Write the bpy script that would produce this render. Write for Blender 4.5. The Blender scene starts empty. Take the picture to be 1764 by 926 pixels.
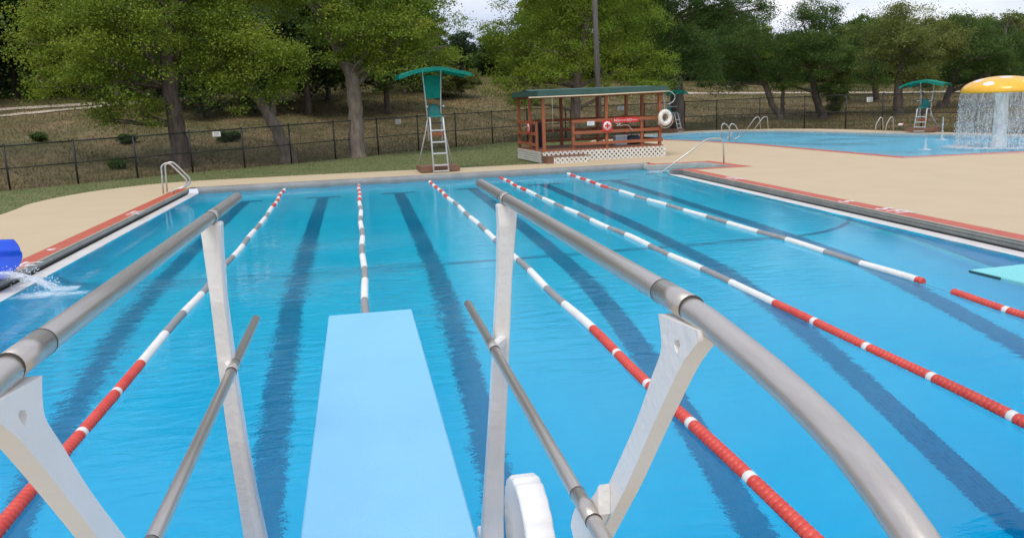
import bpy, bmesh, math, random
import numpy as np
from mathutils import Vector, Matrix
from mathutils.geometry import tessellate_polygon
random.seed(7)
rng = np.random.default_rng(11)
R_ = math.radians
S = bpy.context.scene
COL = S.collection

# ------------------------------------------------------------------ camera
CAM = Vector((0.0, 0.0, 2.254))
PITCH, ROLL, YAW, FPX, PW, PH = 0.1974, -0.0397, 0.1768, 1424.0, 1764.0, 926.0
fw = Vector((math.sin(YAW) * math.cos(PITCH), math.cos(YAW) * math.cos(PITCH), -math.sin(PITCH)))
rt0 = Vector((math.cos(YAW), -math.sin(YAW), 0))
up0 = rt0.cross(fw)
rt = rt0 * math.cos(ROLL) + up0 * math.sin(ROLL)
up = up0 * math.cos(ROLL) - rt0 * math.sin(ROLL)
cam_d = bpy.data.cameras.new('camera')
cam = bpy.data.objects.new('camera', cam_d)
COL.objects.link(cam)
cam_d.sensor_width = 36.0
cam_d.lens = 36.0 * FPX / PW
cam_d.clip_start = 0.05
cam_d.clip_end = 2000
Mx = Matrix((rt, up, -fw)).transposed().to_4x4()
Mx.translation = CAM
cam.matrix_world = Mx
S.camera = cam

# ------------------------------------------------------------------ world, sun, exposure
SUN_EL, SUN_AZ = R_(58), R_(205)        # azimuth clockwise from +y (the way the camera looks)
W = bpy.data.worlds.new('World')
S.world = W
W.use_nodes = True
wn = W.node_tree
wn.nodes.clear()
def wnode(t, **k):
    n = wn.nodes.new(t)
    for a, b in k.items():
        setattr(n, a, b)
    return n
sky = wnode('ShaderNodeTexSky', sky_type='NISHITA', sun_disc=False, sun_elevation=SUN_EL,
            sun_rotation=SUN_AZ, air_density=1.0, dust_density=1.5, ozone_density=1.2)
tc = wnode('ShaderNodeTexCoord')
mp = wnode('ShaderNodeMapping')
mp.inputs['Scale'].default_value = (1.0, 1.0, 2.6)
nz = wnode('ShaderNodeTexNoise')
nz.inputs['Scale'].default_value = 2.6
nz.inputs['Detail'].default_value = 7
nz.inputs['Roughness'].default_value = 0.56
cr = wnode('ShaderNodeValToRGB')
cr.color_ramp.elements[0].position = 0.30
cr.color_ramp.elements[0].color = (0.45, 0.45, 0.45, 1)
cr.color_ramp.elements[1].position = 0.52
cr.color_ramp.elements[1].color = (1, 1, 1, 1)
nz2 = wnode('ShaderNodeTexNoise')
nz2.inputs['Scale'].default_value = 4.2
nz2.inputs['Detail'].default_value = 6
cr2 = wnode('ShaderNodeValToRGB')
cr2.color_ramp.elements[0].position = 0.34
cr2.color_ramp.elements[0].color = (3.5, 4.15, 6.0, 1)
cr2.color_ramp.elements[1].position = 0.66
cr2.color_ramp.elements[1].color = (8.2, 8.2, 8.6, 1)
mx = wnode('ShaderNodeMix', data_type='RGBA')
bg = wnode('ShaderNodeBackground')
bg.inputs['Strength'].default_value = 0.105
wo = wnode('ShaderNodeOutputWorld')
L = wn.links.new
L(tc.outputs['Generated'], mp.inputs['Vector'])
L(mp.outputs[0], nz.inputs['Vector'])
L(mp.outputs[0], nz2.inputs['Vector'])
L(nz.outputs['Fac'], cr.inputs['Fac'])
L(nz2.outputs['Fac'], cr2.inputs['Fac'])
L(cr.outputs[0], mx.inputs['Factor'])
L(sky.outputs[0], mx.inputs['A'])
L(cr2.outputs[0], mx.inputs['B'])
L(mx.outputs['Result'], bg.inputs['Color'])
L(bg.outputs[0], wo.inputs['Surface'])

sd = bpy.data.lights.new('sun', 'SUN')
sun = bpy.data.objects.new('sun', sd)
COL.objects.link(sun)
sd.energy = 1.5
sd.angle = R_(24)
sd.color = (1.0, 0.94, 0.84)
sdir = Vector((math.sin(SUN_AZ) * math.cos(SUN_EL), math.cos(SUN_AZ) * math.cos(SUN_EL), math.sin(SUN_EL)))
sun.rotation_euler = sdir.to_track_quat('Z', 'Y').to_euler()
S.view_settings.view_transform = 'Standard'
S.view_settings.look = 'None'
S.view_settings.gamma = 1
S.view_settings.use_curve_mapping = False
S.view_settings.exposure = 0.40
cy = S.cycles
cy.use_denoising = True
cy.max_bounces = 14
cy.diffuse_bounces = 5
cy.glossy_bounces = 4
cy.transmission_bounces = 12
cy.transparent_max_bounces = 24
cy.caustics_refractive = True
cy.caustics_reflective = True
cy.sample_clamp_indirect = 24

# ------------------------------------------------------------------ projecting helpers (pixels of the 1764 x 926 photograph)
def ray(px, py):
    return (fw + rt * ((px - PW / 2) / FPX) - up * ((py - PH / 2) / FPX))
def at(px, py, y):
    d = ray(px, py)
    return CAM + d * (y / d.y)
def atz(px, py, z):
    d = ray(px, py)
    return CAM + d * ((z - CAM.z) / d.z)

# ------------------------------------------------------------------ materials
def material(name, col, rough=0.6, col2=None, nscale=3.0, detail=5, bump=0.0, bscale=40, metal=0.0, spec=0.5,
             stretch=(1, 1, 1), lo=0.35, hi=0.65, coat=0.0):
    m = bpy.data.materials.new(name)
    m.use_nodes = True
    t = m.node_tree
    b = t.nodes['Principled BSDF']
    b.inputs['Base Color'].default_value = (*col, 1)
    b.inputs['Roughness'].default_value = rough
    b.inputs['Metallic'].default_value = metal
    b.inputs['Specular IOR Level'].default_value = spec
    if coat:
        b.inputs['Coat Weight'].default_value = coat
    c = t.nodes.new('ShaderNodeTexCoord')
    mpn = t.nodes.new('ShaderNodeMapping')
    mpn.inputs['Scale'].default_value = stretch
    t.links.new(c.outputs['Object'], mpn.inputs['Vector'])
    if col2:
        n = t.nodes.new('ShaderNodeTexNoise')
        n.inputs['Scale'].default_value = nscale
        n.inputs['Detail'].default_value = detail
        n.inputs['Roughness'].default_value = 0.6
        r = t.nodes.new('ShaderNodeValToRGB')
        r.color_ramp.elements[0].position = lo
        r.color_ramp.elements[1].position = hi
        r.color_ramp.elements[0].color = (*col, 1)
        r.color_ramp.elements[1].color = (*col2, 1)
        t.links.new(mpn.outputs[0], n.inputs['Vector'])
        t.links.new(n.outputs['Fac'], r.inputs['Fac'])
        t.links.new(r.outputs[0], b.inputs['Base Color'])
    if bump:
        n = t.nodes.new('ShaderNodeTexNoise')
        n.inputs['Scale'].default_value = bscale
        n.inputs['Detail'].default_value = 4
        bp = t.nodes.new('ShaderNodeBump')
        bp.inputs['Strength'].default_value = bump
        bp.inputs['Distance'].default_value = 0.01
        t.links.new(mpn.outputs[0], n.inputs['Vector'])
        t.links.new(n.outputs['Fac'], bp.inputs['Height'])
        t.links.new(bp.outputs[0], b.inputs['Normal'])
    return m

M = {}
M['deck'] = material('deck_paint', (0.525, 0.42, 0.268), 0.75, (0.555, 0.445, 0.288), 0.9, 8, 0.25, 60)
M['red'] = material('red_tile', (0.46, 0.085, 0.045), 0.55, (0.54, 0.12, 0.065), 5, 6, 0.2, 50)
M['coping'] = material('grey_coping', (0.26, 0.29, 0.27), 0.5, (0.35, 0.375, 0.355), 2.5, 6, 0.2, 40)
M['far_coping'] = material('worn_grey_concrete', (0.19, 0.20, 0.195), 0.6, (0.27, 0.275, 0.27), 1.6, 7, 0.3, 40)
M['lip'] = material('white_gutter_lip', (0.66, 0.63, 0.61), 0.4, (0.74, 0.73, 0.72), 3, 5, 0.1, 30)
M['channel'] = material('dark_gutter', (0.07, 0.055, 0.045), 0.8, (0.11, 0.09, 0.075), 6, 4)
M['plaster'] = material('blue_pool_plaster', (0.09, 0.82, 0.97), 0.7, (0.12, 0.86, 0.98), 1.2, 6)
M['plaster2'] = material('pale_pool_plaster', (0.42, 0.76, 0.92), 0.7, (0.48, 0.80, 0.94), 1.2, 6)
def tile_mat():
    m = material('dark_mosaic_tile', (0.02, 0.05, 0.06), 0.4)
    t = m.node_tree
    b = t.nodes['Principled BSDF']
    c = t.nodes.new('ShaderNodeTexCoord')
    k = t.nodes.new('ShaderNodeTexBrick')
    k.offset = 0
    k.inputs['Scale'].default_value = 1
    k.inputs['Brick Width'].default_value = 0.05
    k.inputs['Row Height'].default_value = 0.05
    k.inputs['Mortar Size'].default_value = 0.004
    k.inputs['Color1'].default_value = (0.028, 0.26, 0.40, 1)  # tile colours lifted towards blue, standing in for haze scattered in the water
    k.inputs['Color2'].default_value = (0.042, 0.33, 0.49, 1)
    k.inputs['Mortar'].default_value = (0.05, 0.38, 0.54, 1)
    t.links.new(c.outputs['Object'], k.inputs['Vector'])
    t.links.new(k.outputs[0], b.inputs['Base Color'])
    return m
M['tile'] = tile_mat()
M['steel'] = material('brushed_stainless_steel', (0.56, 0.515, 0.465), 0.34, (0.61, 0.57, 0.52), 14, 5, 0.06, 90, metal=0.8, stretch=(6, 0.6, 6))
M['steel_ring'] = material('dark_steel_seam', (0.10, 0.09, 0.08), 0.5, metal=0.6)
M['chrome'] = material('bright_steel_tube', (0.52, 0.50, 0.46), 0.32, (0.60, 0.58, 0.54), 9, 3, metal=0.6)
M['cast'] = material('white_cast_paint', (0.80, 0.79, 0.77), 0.38, (0.83, 0.825, 0.81), 6, 6, 0.35, 38)
M['wheel'] = material('white_wheel_plastic', (0.80, 0.80, 0.79), 0.45, (0.76, 0.76, 0.76), 7, 4)
M['blackbar'] = material('black_bar_paint', (0.03, 0.028, 0.03), 0.5, (0.05, 0.05, 0.05), 9, 4)
M['board'] = material('pale_blue_board_grit', (0.23, 0.565, 0.84), 0.7, (0.25, 0.595, 0.87), 2.2, 7, 0.5, 260)
M['teal_board'] = material('aqua_board_grit', (0.20, 0.63, 0.66), 0.65, (0.23, 0.67, 0.70), 2.2, 7, 0.4, 260)
M['teal_edge'] = material('teal_board_edge', (0.02, 0.09, 0.10), 0.6)
M['f_red'] = material('red_float_plastic', (0.60, 0.05, 0.035), 0.42, (0.68, 0.075, 0.05), 6, 3)
M['f_white'] = material('white_float_plastic', (0.74, 0.73, 0.69), 0.42, (0.80, 0.79, 0.76), 6, 3)
M['f_grey'] = material('faded_grey_float_plastic', (0.24, 0.245, 0.25), 0.5, (0.30, 0.30, 0.30), 6, 3)
M['cable'] = material('steel_cable', (0.18, 0.18, 0.18), 0.5, metal=0.5)
M['slide'] = material('blue_slide_fibreglass', (0.015, 0.10, 0.78), 0.22, (0.02, 0.13, 0.85), 1.5, 4, coat=0.5)
M['ladder'] = material('ladder_aluminium', (0.55, 0.56, 0.54), 0.4, (0.62, 0.63, 0.62), 8, 4, metal=0.3)
M['teal_seat'] = material('teal_seat_plastic', (0.06, 0.36, 0.34), 0.4, (0.08, 0.42, 0.40), 4, 4)
M['green_cloth'] = material('green_shade_cloth', (0.008, 0.33, 0.24), 0.8, (0.012, 0.40, 0.29), 6, 5, 0.3, 70)
M['brown_wood'] = material('weathered_brown_wood', (0.15, 0.075, 0.045), 0.75, (0.22, 0.12, 0.075), 5, 6, 0.4, 30, stretch=(1, 8, 8))
M['orange_wood'] = material('orange_stained_wood', (0.27, 0.082, 0.032), 0.65, (0.34, 0.115, 0.05), 6, 6, 0.3, 30, stretch=(8, 8, 1))
M['floor_wood'] = material('deck_board_wood', (0.19, 0.085, 0.05), 0.75, (0.26, 0.13, 0.085), 3, 6, 0.3, 30, stretch=(1, 12, 1))
M['shade_wood'] = material('painted_shade_wood', (0.06, 0.028, 0.018), 0.75, (0.09, 0.045, 0.03), 5, 5)
M['roof'] = material('dark_green_metal_roof', (0.03, 0.085, 0.07), 0.5, (0.04, 0.105, 0.085), 3, 4)
M['lattice'] = material('white_lattice_vinyl', (0.68, 0.66, 0.60), 0.55, (0.75, 0.74, 0.69), 4, 4)
M['bamboo'] = material('cream_pole_paint', (0.66, 0.55, 0.38), 0.5, (0.72, 0.62, 0.46), 5, 3)
M['sign_white'] = material('white_sign_sheet', (0.72, 0.72, 0.72), 0.5)
M['sign_red'] = material('red_sign_paint', (0.52, 0.02, 0.025), 0.5, (0.58, 0.03, 0.03), 3, 3)
M['ring_white'] = material('white_lifebuoy_foam', (0.72, 0.69, 0.63), 0.6, (0.78, 0.76, 0.71), 7, 5)
M['rope'] = material('tan_rope_fibre', (0.45, 0.40, 0.30), 0.8, (0.55, 0.5, 0.4), 20, 3)
M['fence'] = material('black_fence_vinyl', (0.012, 0.013, 0.013), 0.5)
M['pole'] = material('weathered_grey_pole', (0.075, 0.07, 0.065), 0.85, (0.13, 0.12, 0.115), 4, 6, 0.5, 25, stretch=(6, 6, 0.5))
M['bark'] = material('grey_brown_bark', (0.070, 0.052, 0.040), 0.9, (0.165, 0.13, 0.105), 2.6, 8, 1.0, 9, stretch=(3, 3, 0.7))
M['bark_pale'] = material('pale_grey_bark', (0.13, 0.105, 0.085), 0.9, (0.26, 0.215, 0.175), 2.6, 8, 1.0, 9, stretch=(3, 3, 0.7))
M['dirt'] = material('pale_dirt_road', (0.40, 0.34, 0.26), 0.95, (0.50, 0.43, 0.33), 0.8, 6)
M['mush'] = material('orange_mushroom_gelcoat', (0.84, 0.44, 0.016), 0.42, (0.87, 0.49, 0.024), 2, 3, coat=0.4)
M['white_gel'] = material('white_gelcoat', (0.78, 0.78, 0.76), 0.35, coat=0.3)
M['navy'] = material('navy_plastic', (0.02, 0.03, 0.06), 0.5)
M['cooler_blue'] = material('pale_blue_plastic', (0.35, 0.48, 0.58), 0.5)
M['bin'] = material('dark_grey_bin_plastic', (0.035, 0.045, 0.055), 0.5)

def foam_mat(name='white_water_spray', alpha=0.85, noise=False):
    m = bpy.data.materials.new(name)
    m.use_nodes = True
    t = m.node_tree
    t.nodes.clear()
    N, l = t.nodes.new, t.links.new
    out = N('ShaderNodeOutputMaterial')
    d, tr, tp_, m1, m2 = N('ShaderNodeBsdfDiffuse'), N('ShaderNodeBsdfTranslucent'), N('ShaderNodeBsdfTransparent'), N('ShaderNodeMixShader'), N('ShaderNodeMixShader')
    d.inputs['Color'].default_value = tr.inputs['Color'].default_value = (0.93, 0.95, 0.97, 1)
    m1.inputs[0].default_value = 0.45
    m2.inputs[0].default_value = alpha
    l(d.outputs[0], m1.inputs[1]); l(tr.outputs[0], m1.inputs[2])
    l(tp_.outputs[0], m2.inputs[1]); l(m1.outputs[0], m2.inputs[2])
    l(m2.outputs[0], out.inputs['Surface'])
    if noise:      # froth: broken up by noise, thinning towards its own rim
        c, mpn, n, a = N('ShaderNodeTexCoord'), N('ShaderNodeMapping'), N('ShaderNodeTexNoise'), N('ShaderNodeAttribute')
        a.attribute_name = 'froth'
        mpn.inputs['Scale'].default_value = noise
        n.inputs['Scale'].default_value = 1.0
        n.inputs['Detail'].default_value = 7
        n.inputs['Roughness'].default_value = 0.7
        ad, mr = N('ShaderNodeMath'), N('ShaderNodeMapRange')
        ad.operation = 'ADD'
        l(c.outputs['Object'], mpn.inputs['Vector']); l(mpn.outputs[0], n.inputs['Vector'])
        l(n.outputs['Fac'], ad.inputs[0]); l(a.outputs['Fac'], ad.inputs[1])
        mr.inputs['From Min'].default_value = 0.98
        mr.inputs['From Max'].default_value = 1.34
        mr.inputs['To Max'].default_value = alpha
        l(ad.outputs[0], mr.inputs['Value']); l(mr.outputs[0], m2.inputs[0])
    return m
M['froth'] = foam_mat('water_froth', 0.95, (7, 11, 7))
M['stream'] = foam_mat('falling_froth', 0.9, (9, 22, 9))
M['spray'] = foam_mat()
def sheet_mat():
    m = bpy.data.materials.new('thin_falling_water')
    m.use_nodes = True
    t = m.node_tree
    b = t.nodes['Principled BSDF']
    b.inputs['Base Color'].default_value = (0.82, 0.87, 0.90, 1)
    b.inputs['Roughness'].default_value = 0.3
    c = t.nodes.new('ShaderNodeTexCoord')
    mpn = t.nodes.new('ShaderNodeMapping')
    mpn.inputs['Scale'].default_value = (7, 7, 1.6)
    n = t.nodes.new('ShaderNodeTexNoise')
    n.inputs['Scale'].default_value = 2.0
    n.inputs['Detail'].default_value = 5
    r = t.nodes.new('ShaderNodeValToRGB')
    r.color_ramp.elements[0].position = 0.38
    r.color_ramp.elements[0].color = (0.06, 0.06, 0.06, 1)
    r.color_ramp.elements[1].position = 0.70
    r.color_ramp.elements[1].color = (0.38, 0.38, 0.38, 1)
    t.links.new(c.outputs['Object'], mpn.inputs['Vector'])
    t.links.new(mpn.outputs[0], n.inputs['Vector'])
    t.links.new(n.outputs['Fac'], r.inputs['Fac'])
    t.links.new(r.outputs[0], b.inputs['Alpha'])
    return m
M['sheet'] = sheet_mat()

def water_mat(name, centre, calm, rough_amp, rad, dens, scale=1.0):
    m = bpy.data.materials.new(name)
    m.use_nodes = True
    t = m.node_tree
    t.nodes.clear()
    N = t.nodes.new
    l = t.links.new
    out = N('ShaderNodeOutputMaterial')
    g = N('ShaderNodeBsdfRefraction')
    g.inputs['Roughness'].default_value = 0.0
    g.inputs['IOR'].default_value = 1.333
    gls = N('ShaderNodeBsdfGlossy')
    gls.inputs['Roughness'].default_value = 0.0
    fr = N('ShaderNodeFresnel')
    fr.inputs['IOR'].default_value = 1.333
    geo = N('ShaderNodeNewGeometry')
    pol = N('ShaderNodeMapRange')
    pol.inputs['To Min'].default_value = 0.84
    pol.inputs['To Max'].default_value = 1.0
    fm = N('ShaderNodeMath')
    fm.operation = 'MULTIPLY'
    ms = N('ShaderNodeMixShader')
    l(geo.outputs['Backfacing'], pol.inputs['Value'])
    l(fr.outputs[0], fm.inputs[0])
    l(pol.outputs[0], fm.inputs[1])
    l(fm.outputs[0], ms.inputs[0])
    l(g.outputs[0], ms.inputs[1])
    l(gls.outputs[0], ms.inputs[2])
    va = N('ShaderNodeVolumeAbsorption')
    va.inputs['Color'].default_value = (0.0, 0.885, 0.995, 1)
    va.inputs['Density'].default_value = dens
    c = N('ShaderNodeTexCoord')
    mpn = N('ShaderNodeMapping')
    mpn.inputs['Scale'].default_value = (1.0 * scale, 2.5 * scale, 1)
    mpn.inputs['Rotation'].default_value = (0, 0, R_(8))
    n1 = N('ShaderNodeTexNoise')
    n1.inputs['Scale'].default_value = 2.9
    n1.inputs['Detail'].default_value = 5.0
    n1.inputs['Roughness'].default_value = 0.55
    n1.inputs['Distortion'].default_value = 0.4
    # how choppy: strongest by the slide, patchy elsewhere
    vd = N('ShaderNodeVectorMath')
    vd.operation = 'DISTANCE'
    vd.inputs[1].default_value = centre
    mr = N('ShaderNodeMapRange')
    mr.inputs['From Min'].default_value = 0.0
    mr.inputs['From Max'].default_value = rad
    mr.inputs['To Min'].default_value = rough_amp
    mr.inputs['To Max'].default_value = calm
    n2 = N('ShaderNodeTexNoise')
    n2.inputs['Scale'].default_value = 0.33
    n2.inputs['Detail'].default_value = 2
    mr2 = N('ShaderNodeMapRange')
    mr2.inputs['From Min'].default_value = 0.35
    mr2.inputs['From Max'].default_value = 0.65
    mr2.inputs['To Min'].default_value = 0.3
    mr2.inputs['To Max'].default_value = 1.9
    mul = N('ShaderNodeMath')
    mul.operation = 'MULTIPLY'
    mul2 = N('ShaderNodeMath')
    mul2.operation = 'MULTIPLY'
    bp = N('ShaderNodeBump')
    bp.inputs['Strength'].default_value = 1.0
    bp.inputs['Distance'].default_value = 1.0
    l(c.outputs['Object'], mpn.inputs['Vector'])
    l(mpn.outputs[0], n1.inputs['Vector'])
    l(c.outputs['Object'], vd.inputs[0])
    l(vd.outputs['Value'], mr.inputs['Value'])
    l(c.outputs['Object'], n2.inputs['Vector'])
    l(n2.outputs['Fac'], mr2.inputs['Value'])
    l(mr.outputs[0], mul.inputs[0])
    l(mr2.outputs[0], mul.inputs[1])
    l(mul.outputs[0], mul2.inputs[0])
    l(n1.outputs['Fac'], mul2.inputs[1])
    l(mul2.outputs[0], bp.inputs['Height'])
    for q in (g, gls, fr):
        l(bp.outputs[0], q.inputs['Normal'])
    l(ms.outputs[0], out.inputs['Surface'])
    l(va.outputs[0], out.inputs['Volume'])
    return m
M['water'] = water_mat('pool_water_surface', (-4.2, 10.5, 0), 0.0058, 0.028, 8.0, 0.36)
M['water2'] = water_mat('choppy_pool_water_surface', (23.2, 27.0, 0), 0.035, 0.085, 9.0, 0.30, 1.3)

def leaf_mat(name, c0, c1, c2):
    m = bpy.data.materials.new(name)
    m.use_nodes = True
    t = m.node_tree
    t.nodes.clear()
    N = t.nodes.new
    out = N('ShaderNodeOutputMaterial')
    a = N('ShaderNodeAttribute')
    a.attribute_name = 'tint'
    r = N('ShaderNodeValToRGB')
    r.color_ramp.elements[0].position = 0.0
    r.color_ramp.elements[0].color = (*c0, 1)
    r.color_ramp.elements[1].position = 1.0
    r.color_ramp.elements[1].color = (*c2, 1)
    e = r.color_ramp.elements.new(0.55)
    e.color = (*c1, 1)
    d = N('ShaderNodeBsdfDiffuse')
    tr = N('ShaderNodeBsdfTranslucent')
    gl = N('ShaderNodeBsdfGlossy')
    gl.inputs['Roughness'].default_value = 0.45
    gl.inputs['Color'].default_value = (0.5, 0.5, 0.5, 1)
    mxs = N('ShaderNodeMixShader')
    mxs.inputs[0].default_value = 0.45
    mx2 = N('ShaderNodeMixShader')
    mx2.inputs[0].default_value = 0.03
    l = t.links.new
    l(a.outputs['Fac'], r.inputs['Fac'])
    l(r.outputs[0], d.inputs['Color'])
    l(r.outputs[0], tr.inputs['Color'])
    l(d.outputs[0], mxs.inputs[1])
    l(tr.outputs[0], mxs.inputs[2])
    l(mxs.outputs[0], mx2.inputs[1])
    l(gl.outputs[0], mx2.inputs[2])
    l(mx2.outputs[0], out.inputs['Surface'])
    return m
M['leaf'] = leaf_mat('oak_leaves', (0.15, 0.23, 0.03), (0.245, 0.33, 0.04), (0.38, 0.395, 0.05))
M['leaf_dark'] = leaf_mat('dark_leaves', (0.06, 0.115, 0.026), (0.10, 0.17, 0.036), (0.17, 0.225, 0.048))
M['leaf_olive'] = leaf_mat('olive_leaves', (0.14, 0.18, 0.05), (0.22, 0.255, 0.066), (0.31, 0.315, 0.09))
M['leaf_blue'] = leaf_mat('cedar_leaves', (0.042, 0.085, 0.036), (0.068, 0.122, 0.05), (0.10, 0.155, 0.062))
M['grass'] = leaf_mat('dry_grass_blades', (0.125, 0.12, 0.042), (0.205, 0.175, 0.072), (0.31, 0.255, 0.12))
M['turf'] = leaf_mat('turf_blades', (0.07, 0.11, 0.024), (0.115, 0.155, 0.034), (0.17, 0.18, 0.05))

# ------------------------------------------------------------------ mesh helpers
def V(*a):
    return Vector(a)
def box(bm, c, s, rot=None, bevel=0.0, mi=0):
    r = bmesh.ops.create_cube(bm, size=1)
    vs = r['verts']
    for v in vs:
        v.co = Vector((v.co.x * s[0], v.co.y * s[1], v.co.z * s[2]))
    fs = list({f for v in vs for f in v.link_faces})
    if bevel:
        es = list({e for v in vs for e in v.link_edges})
        rr = bmesh.ops.bevel(bm, geom=es, offset=bevel, segments=2, profile=0.5, affect='EDGES')
        vs = list({v for f in rr['faces'] for v in f.verts} | {v for v in vs if v.is_valid})
        fs = list({f for v in vs for f in v.link_faces})
    for v in vs:
        p = v.co
        if rot is not None:
            p = rot @ p
        v.co = p + Vector(c)
    for f in fs:
        f.material_index = mi
def beam(bm, a, b, w, h, upv=(0, 0, 1), bevel=0.0, mi=0):
    a, b = Vector(a), Vector(b)
    d = b - a
    z = d.normalized()
    u = Vector(upv)
    if abs(z.dot(u)) > 0.98:
        u = Vector((0, 1, 0))
    x = u.cross(z).normalized()
    y = z.cross(x)
    rot = Matrix((x, y, z)).transposed()
    box(bm, (a + b) / 2, (w, h, d.length), rot, bevel, mi)
def tube(bm, pts, r, seg=12, caps=True, mi=0, closed=False):
    pts = [Vector(p) for p in pts]
    n = len(pts)
    rs = r if isinstance(r, (list, tuple)) else [r] * n
    tang = []
    for i in range(n):
        if closed:
            t = pts[(i + 1) % n] - pts[i - 1]
        else:
            t = pts[min(i + 1, n - 1)] - pts[max(i - 1, 0)]
        tang.append(t.normalized())
    ref = Vector((0, 0, 1)) if abs(tang[0].z) < 0.9 else Vector((1, 0, 0))
    nrm = (ref - tang[0] * ref.dot(tang[0])).normalized()
    rings = []
    for i in range(n):
        nrm = nrm - tang[i] * nrm.dot(tang[i])
        nrm.normalize()
        b = tang[i].cross(nrm)
        rings.append([bm.verts.new(pts[i] + (nrm * math.cos(2 * math.pi * k / seg) + b * math.sin(2 * math.pi * k / seg)) * rs[i]) for k in range(seg)])
    for i in range(n if closed else n - 1):
        A, B = rings[i], rings[(i + 1) % n]
        for k in range(seg):
            f = bm.faces.new((A[k], A[(k + 1) % seg], B[(k + 1) % seg], B[k]))
            f.smooth = True
            f.material_index = mi
    if caps and not closed:
        f = bm.faces.new(rings[0][::-1]); f.material_index = mi
        f = bm.faces.new(rings[-1]); f.material_index = mi
def lathe(bm, prof, seg=32, axis='Z', c=(0, 0, 0), mi=0, smooth=True, mod=None):
    rings = []
    for (r, h) in prof:
        ring = []
        for k in range(seg):
            a = 2 * math.pi * k / seg
            rr = r * (mod(a, r) if mod else 1)
            if axis == 'Z':
                p = Vector((rr * math.cos(a), rr * math.sin(a), h))
            elif axis == 'X':
                p = Vector((h, rr * math.cos(a), rr * math.sin(a)))
            else:
                p = Vector((rr * math.cos(a), h, rr * math.sin(a)))
            ring.append(bm.verts.new(p + Vector(c)))
        rings.append(ring)
    for A, B in zip(rings, rings[1:]):
        for k in range(seg):
            f = bm.faces.new((A[k], A[(k + 1) % seg], B[(k + 1) % seg], B[k]))
            f.smooth = smooth
            f.material_index = mi
    for ring, rev in ((rings[0], True), (rings[-1], False)):
        f = bm.faces.new(ring[::-1] if rev else ring)
        f.material_index = mi
def arc_path(pts, rad=0.08, n=5):
    pts = [Vector(p) for p in pts]
    out = [pts[0]]
    for a, b, c in zip(pts, pts[1:], pts[2:]):
        d1, d2 = (a - b), (c - b)
        r = min(rad, d1.length * 0.45, d2.length * 0.45)
        p, q = b + d1.normalized() * r, b + d2.normalized() * r
        for i in range(n + 1):
            t = i / n
            out.append(p * (1 - t) ** 2 + b * 2 * t * (1 - t) + q * t * t)
    out.append(pts[-1])
    return out
def poly(bm, pts, holes=(), z=None, mi=0):
    loops = [[Vector(p) for p in pts]] + [[Vector(p) for p in h] for h in holes]
    flat = [p for lp in loops for p in lp]
    vs = [bm.verts.new(p if z is None else (p.x, p.y, z)) for p in flat]
    for tri in tessellate_polygon(loops):
        f = bm.faces.new([vs[i] for i in tri])
        f.normal_update()
        if f.normal.z < 0:
            f.normal_flip()
        f.material_index = mi
    return vs
def prism(bm, outline, axis, lo, hi, bevel=0.0, mi=0):
    """outline: 2-D points; axis 'X' -> (y,z), 'Y' -> (x,z), 'Z' -> (x,y)"""
    def P3(p, h):
        return {'X': (h, p[0], p[1]), 'Y': (p[0], h, p[1]), 'Z': (p[0], p[1], h)}[axis]
    A = [bm.verts.new(P3(p, lo)) for p in outline]
    B = [bm.verts.new(P3(p, hi)) for p in outline]
    n = len(outline)
    fs = [bm.faces.new(A), bm.faces.new(B[::-1])]
    for i in range(n):
        fs.append(bm.faces.new((A[i], B[i], B[(i + 1) % n], A[(i + 1) % n])))
    bmesh.ops.recalc_face_normals(bm, faces=fs)
    for f in fs:
        f.material_index = mi
    if bevel:
        es = list({e for f in fs[:2] for e in f.edges})
        bmesh.ops.bevel(bm, geom=es, offset=bevel, segments=2, profile=0.5, affect='EDGES')
def obj(name, bm, mats, parent=None, world=False, smooth=False):
    me = bpy.data.meshes.new(name)
    if world and parent is not None:
        bmesh.ops.translate(bm, verts=bm.verts, vec=-parent.location)
    if smooth:
        for f in bm.faces:
            f.smooth = True
    bm.to_mesh(me)
    bm.free()
    for m in (mats if isinstance(mats, (list, tuple)) else [mats]):
        me.materials.append(m)
    o = bpy.data.objects.new(name, me)
    COL.objects.link(o)
    if parent:
        o.parent = parent
    return o
def tag(o, label, cat, group=None, kind=None):
    o['label'] = label
    o['category'] = cat
    if group:
        o['group'] = group
    if kind:
        o['kind'] = kind
    return o
def thing(name, label, cat, loc=(0, 0, 0), rz=0.0, group=None):
    o = bpy.data.objects.new(name, None)
    o.empty_display_size = 0.2
    COL.objects.link(o)
    o.location = loc
    o.rotation_euler = (0, 0, rz)
    return tag(o, label, cat, group)
def struct(o, label, cat):
    return tag(o, label, cat, kind='structure')
def copy_tree(o, parent=None):
    c = o.copy()
    COL.objects.link(c)
    if parent:
        c.parent = parent
    for ch in list(o.children):
        copy_tree(ch, c)
    return c
def text_mesh(body, size, mat, parent, loc, rot, name='lettering', depth=0.001, bold=0.0):
    cu = bpy.data.curves.new(name, 'FONT')
    cu.body = body
    cu.size = size
    cu.align_x = 'CENTER'
    cu.align_y = 'CENTER'
    cu.extrude = depth
    cu.offset = bold
    to = bpy.data.objects.new(name, cu)
    COL.objects.link(to)
    dg = bpy.context.evaluated_depsgraph_get()
    me = bpy.data.meshes.new_from_object(to.evaluated_get(dg))
    bpy.data.objects.remove(to)
    me.materials.clear()
    me.materials.append(mat)
    o = bpy.data.objects.new(name, me)
    COL.objects.link(o)
    o.location = loc
    o.rotation_euler = rot
    if parent:
        o.parent = parent
    return o

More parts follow.
